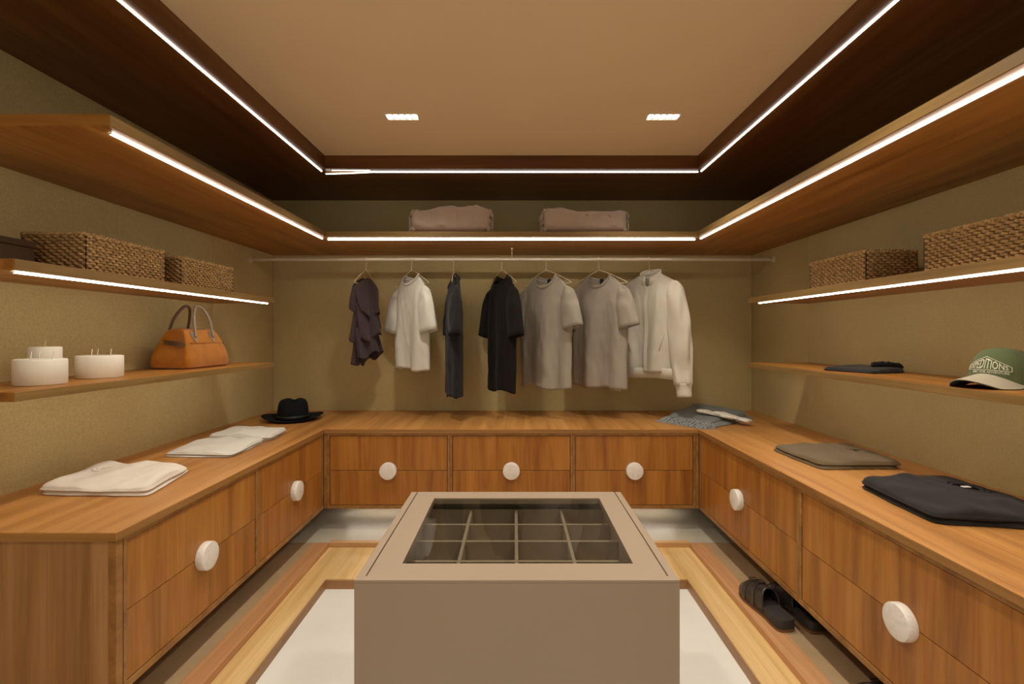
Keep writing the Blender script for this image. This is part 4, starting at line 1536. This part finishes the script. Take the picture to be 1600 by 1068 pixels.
def shoe(label, loc, rz, mirror, group, L=0.27):
    t = thing('clog', label, 'shoe', loc, rz, group)
    t.scale = (1.08, 1.02, 1.08)
    ol = [Vector((p.x * mirror, p.y, 0)) for p in sole_outline(L)]
    if mirror < 0:
        ol = ol[::-1]
    cen = Vector((0, L * 0.5, 0))

    def ring(sc, z, lift=0.0):
        return [(cen.x + (p.x - cen.x) * sc, cen.y + (p.y - cen.y) * (1 - (1 - sc) * 0.5), z + lift * max(0, (p.y / L - 0.75)) * 4 * 0.006) for p in ol]
    bm = bmesh.new()
    rings(bm, [ring(0.97, 0.0005), ring(1.0, 0.003), ring(1.0, 0.009)])
    obj('outsole', bm, 'sole_edge', t, smooth=True, autos=50)
    bm = bmesh.new()
    rings(bm, [ring(0.995, 0.0095), ring(1.0, 0.012), ring(0.985, 0.034), ring(0.95, 0.039)])
    obj('midsole', bm, 'sole_black', t, smooth=True, autos=50)
    bm = bmesh.new()
    rings(bm, [ring(0.94, 0.0385), ring(0.90, 0.0390), ring(0.84, 0.034), ring(0.6, 0.031), ring(0.2, 0.030)])
    obj('footbed', bm, 'footbed', t, smooth=True)
    # upper shell over the front: arches over the foot from y=0.42L to the toe
    bm = bmesh.new()
    xs_l = {}

    def half(y):
        px = [(p.y, p.x) for p in ol]
        hi_, lo_ = 0.0, 0.0
        for i in range(len(px)):
            (y0, x0), (y1, x1) = px[i], px[(i + 1) % len(px)]
            if (y0 - y) * (y1 - y) <= 0 and abs(y1 - y0) > 1e-9:
                x = x0 + (x1 - x0) * (y - y0) / (y1 - y0)
                hi_, lo_ = max(hi_, x), min(lo_, x)
        return lo_, hi_
    rs = []
    for j in range(19):
        f = j / 18
        y = L * (0.34 + 0.652 * f)
        lo_, hi_ = half(y)
        H_ = 0.034 + 0.048 * (1 - f ** 2.2) ** 0.8 + 0.010 * (1 - f)
        H_ = max(0.033, H_ if f < 0.97 else 0.034)
        row = []
        for i in range(25):
            a = PI * i / 24
            u = math.cos(a)
            x = (lo_ + hi_) / 2 + (hi_ - lo_) / 2 * 1.0 * math.copysign(abs(u) ** 0.75, u)
            z = 0.020 + (H_ - 0.020) * math.sin(a) ** 0.75
            yy = y - (0.040 * (math.sin(a) ** 1.5) * (1 - f) * -1 if f < 1 else 0) * 0.5
            row.append((x, yy, z + 0.0015 * nz(x * 60, y * 40, 1.0)))
        rs.append(row)
    rings(bm, rs, False, False, False)
    up = obj('upper', bm, 'leather_black', t, smooth=True, solid=0.003)
    # two straps with a buckle across the upper
    for fy, wd in ((0.56, 0.012), (0.74, 0.010)):
        bm = bmesh.new()
        rs = []
        y = L * fy
        lo_, hi_ = half(y)
        f = (fy - 0.40) / 0.592
        H_ = 0.034 + 0.048 * (1 - f ** 2.2) ** 0.8 + 0.010 * (1 - f) + 0.003
        for i in range(21):
            a = PI * i / 20
            u = math.cos(a)
            x = (lo_ + hi_) / 2 + (hi_ - lo_) / 2 * 1.06 * math.copysign(abs(u) ** 0.75, u)
            z = 0.020 + (H_ - 0.020) * math.sin(a) ** 0.75
            yy = y + 0.5 * 0.040 * (math.sin(a) ** 1.5) * (1 - f)
            rs.append([(x, yy - wd, z), (x, yy + wd, z - 0.002), (x * 0.97, yy + wd, z - 0.005), (x * 0.97, yy - wd, z - 0.003)])
        rings(bm, rs)
        st = obj('strap', bm, 'leather_black', t, smooth=True, autos=45)
        bm = bmesh.new()
        r_ = [((lo_ + hi_) / 2 + 0.013 * c_ * 1.0, y + 0.5 * 0.04 * (1 - f) + 0.013 * s_, H_ + 0.002) for c_, s_ in ((-1, -1), (1, -1), (1, 1), (-1, 1), (-1, -1))]
        tube(bm, r_, 0.0016, 6)
        obj('buckle', bm, 'leather_black', st)
    return t


gsx = 'black leather clogs under the right drawers'
shoe('black strapped leather clog by the step edge, under the right drawers', (0.980, 1.745, Z_PLAT), D(5), 1, gsx)
shoe('black strapped leather clog half under the right drawers, beside the other', (1.090, 1.735, Z_PLAT), D(6), -1, gsx)
shoe('black leather clog cut off by the bottom picture edge, nearer the step', (1.04, 1.165, Z_PLAT), D(3), 1, gsx)
shoe('black leather clog cut off by the bottom picture edge, further under the drawers', (1.155, 1.165, Z_PLAT), D(3), -1, gsx)
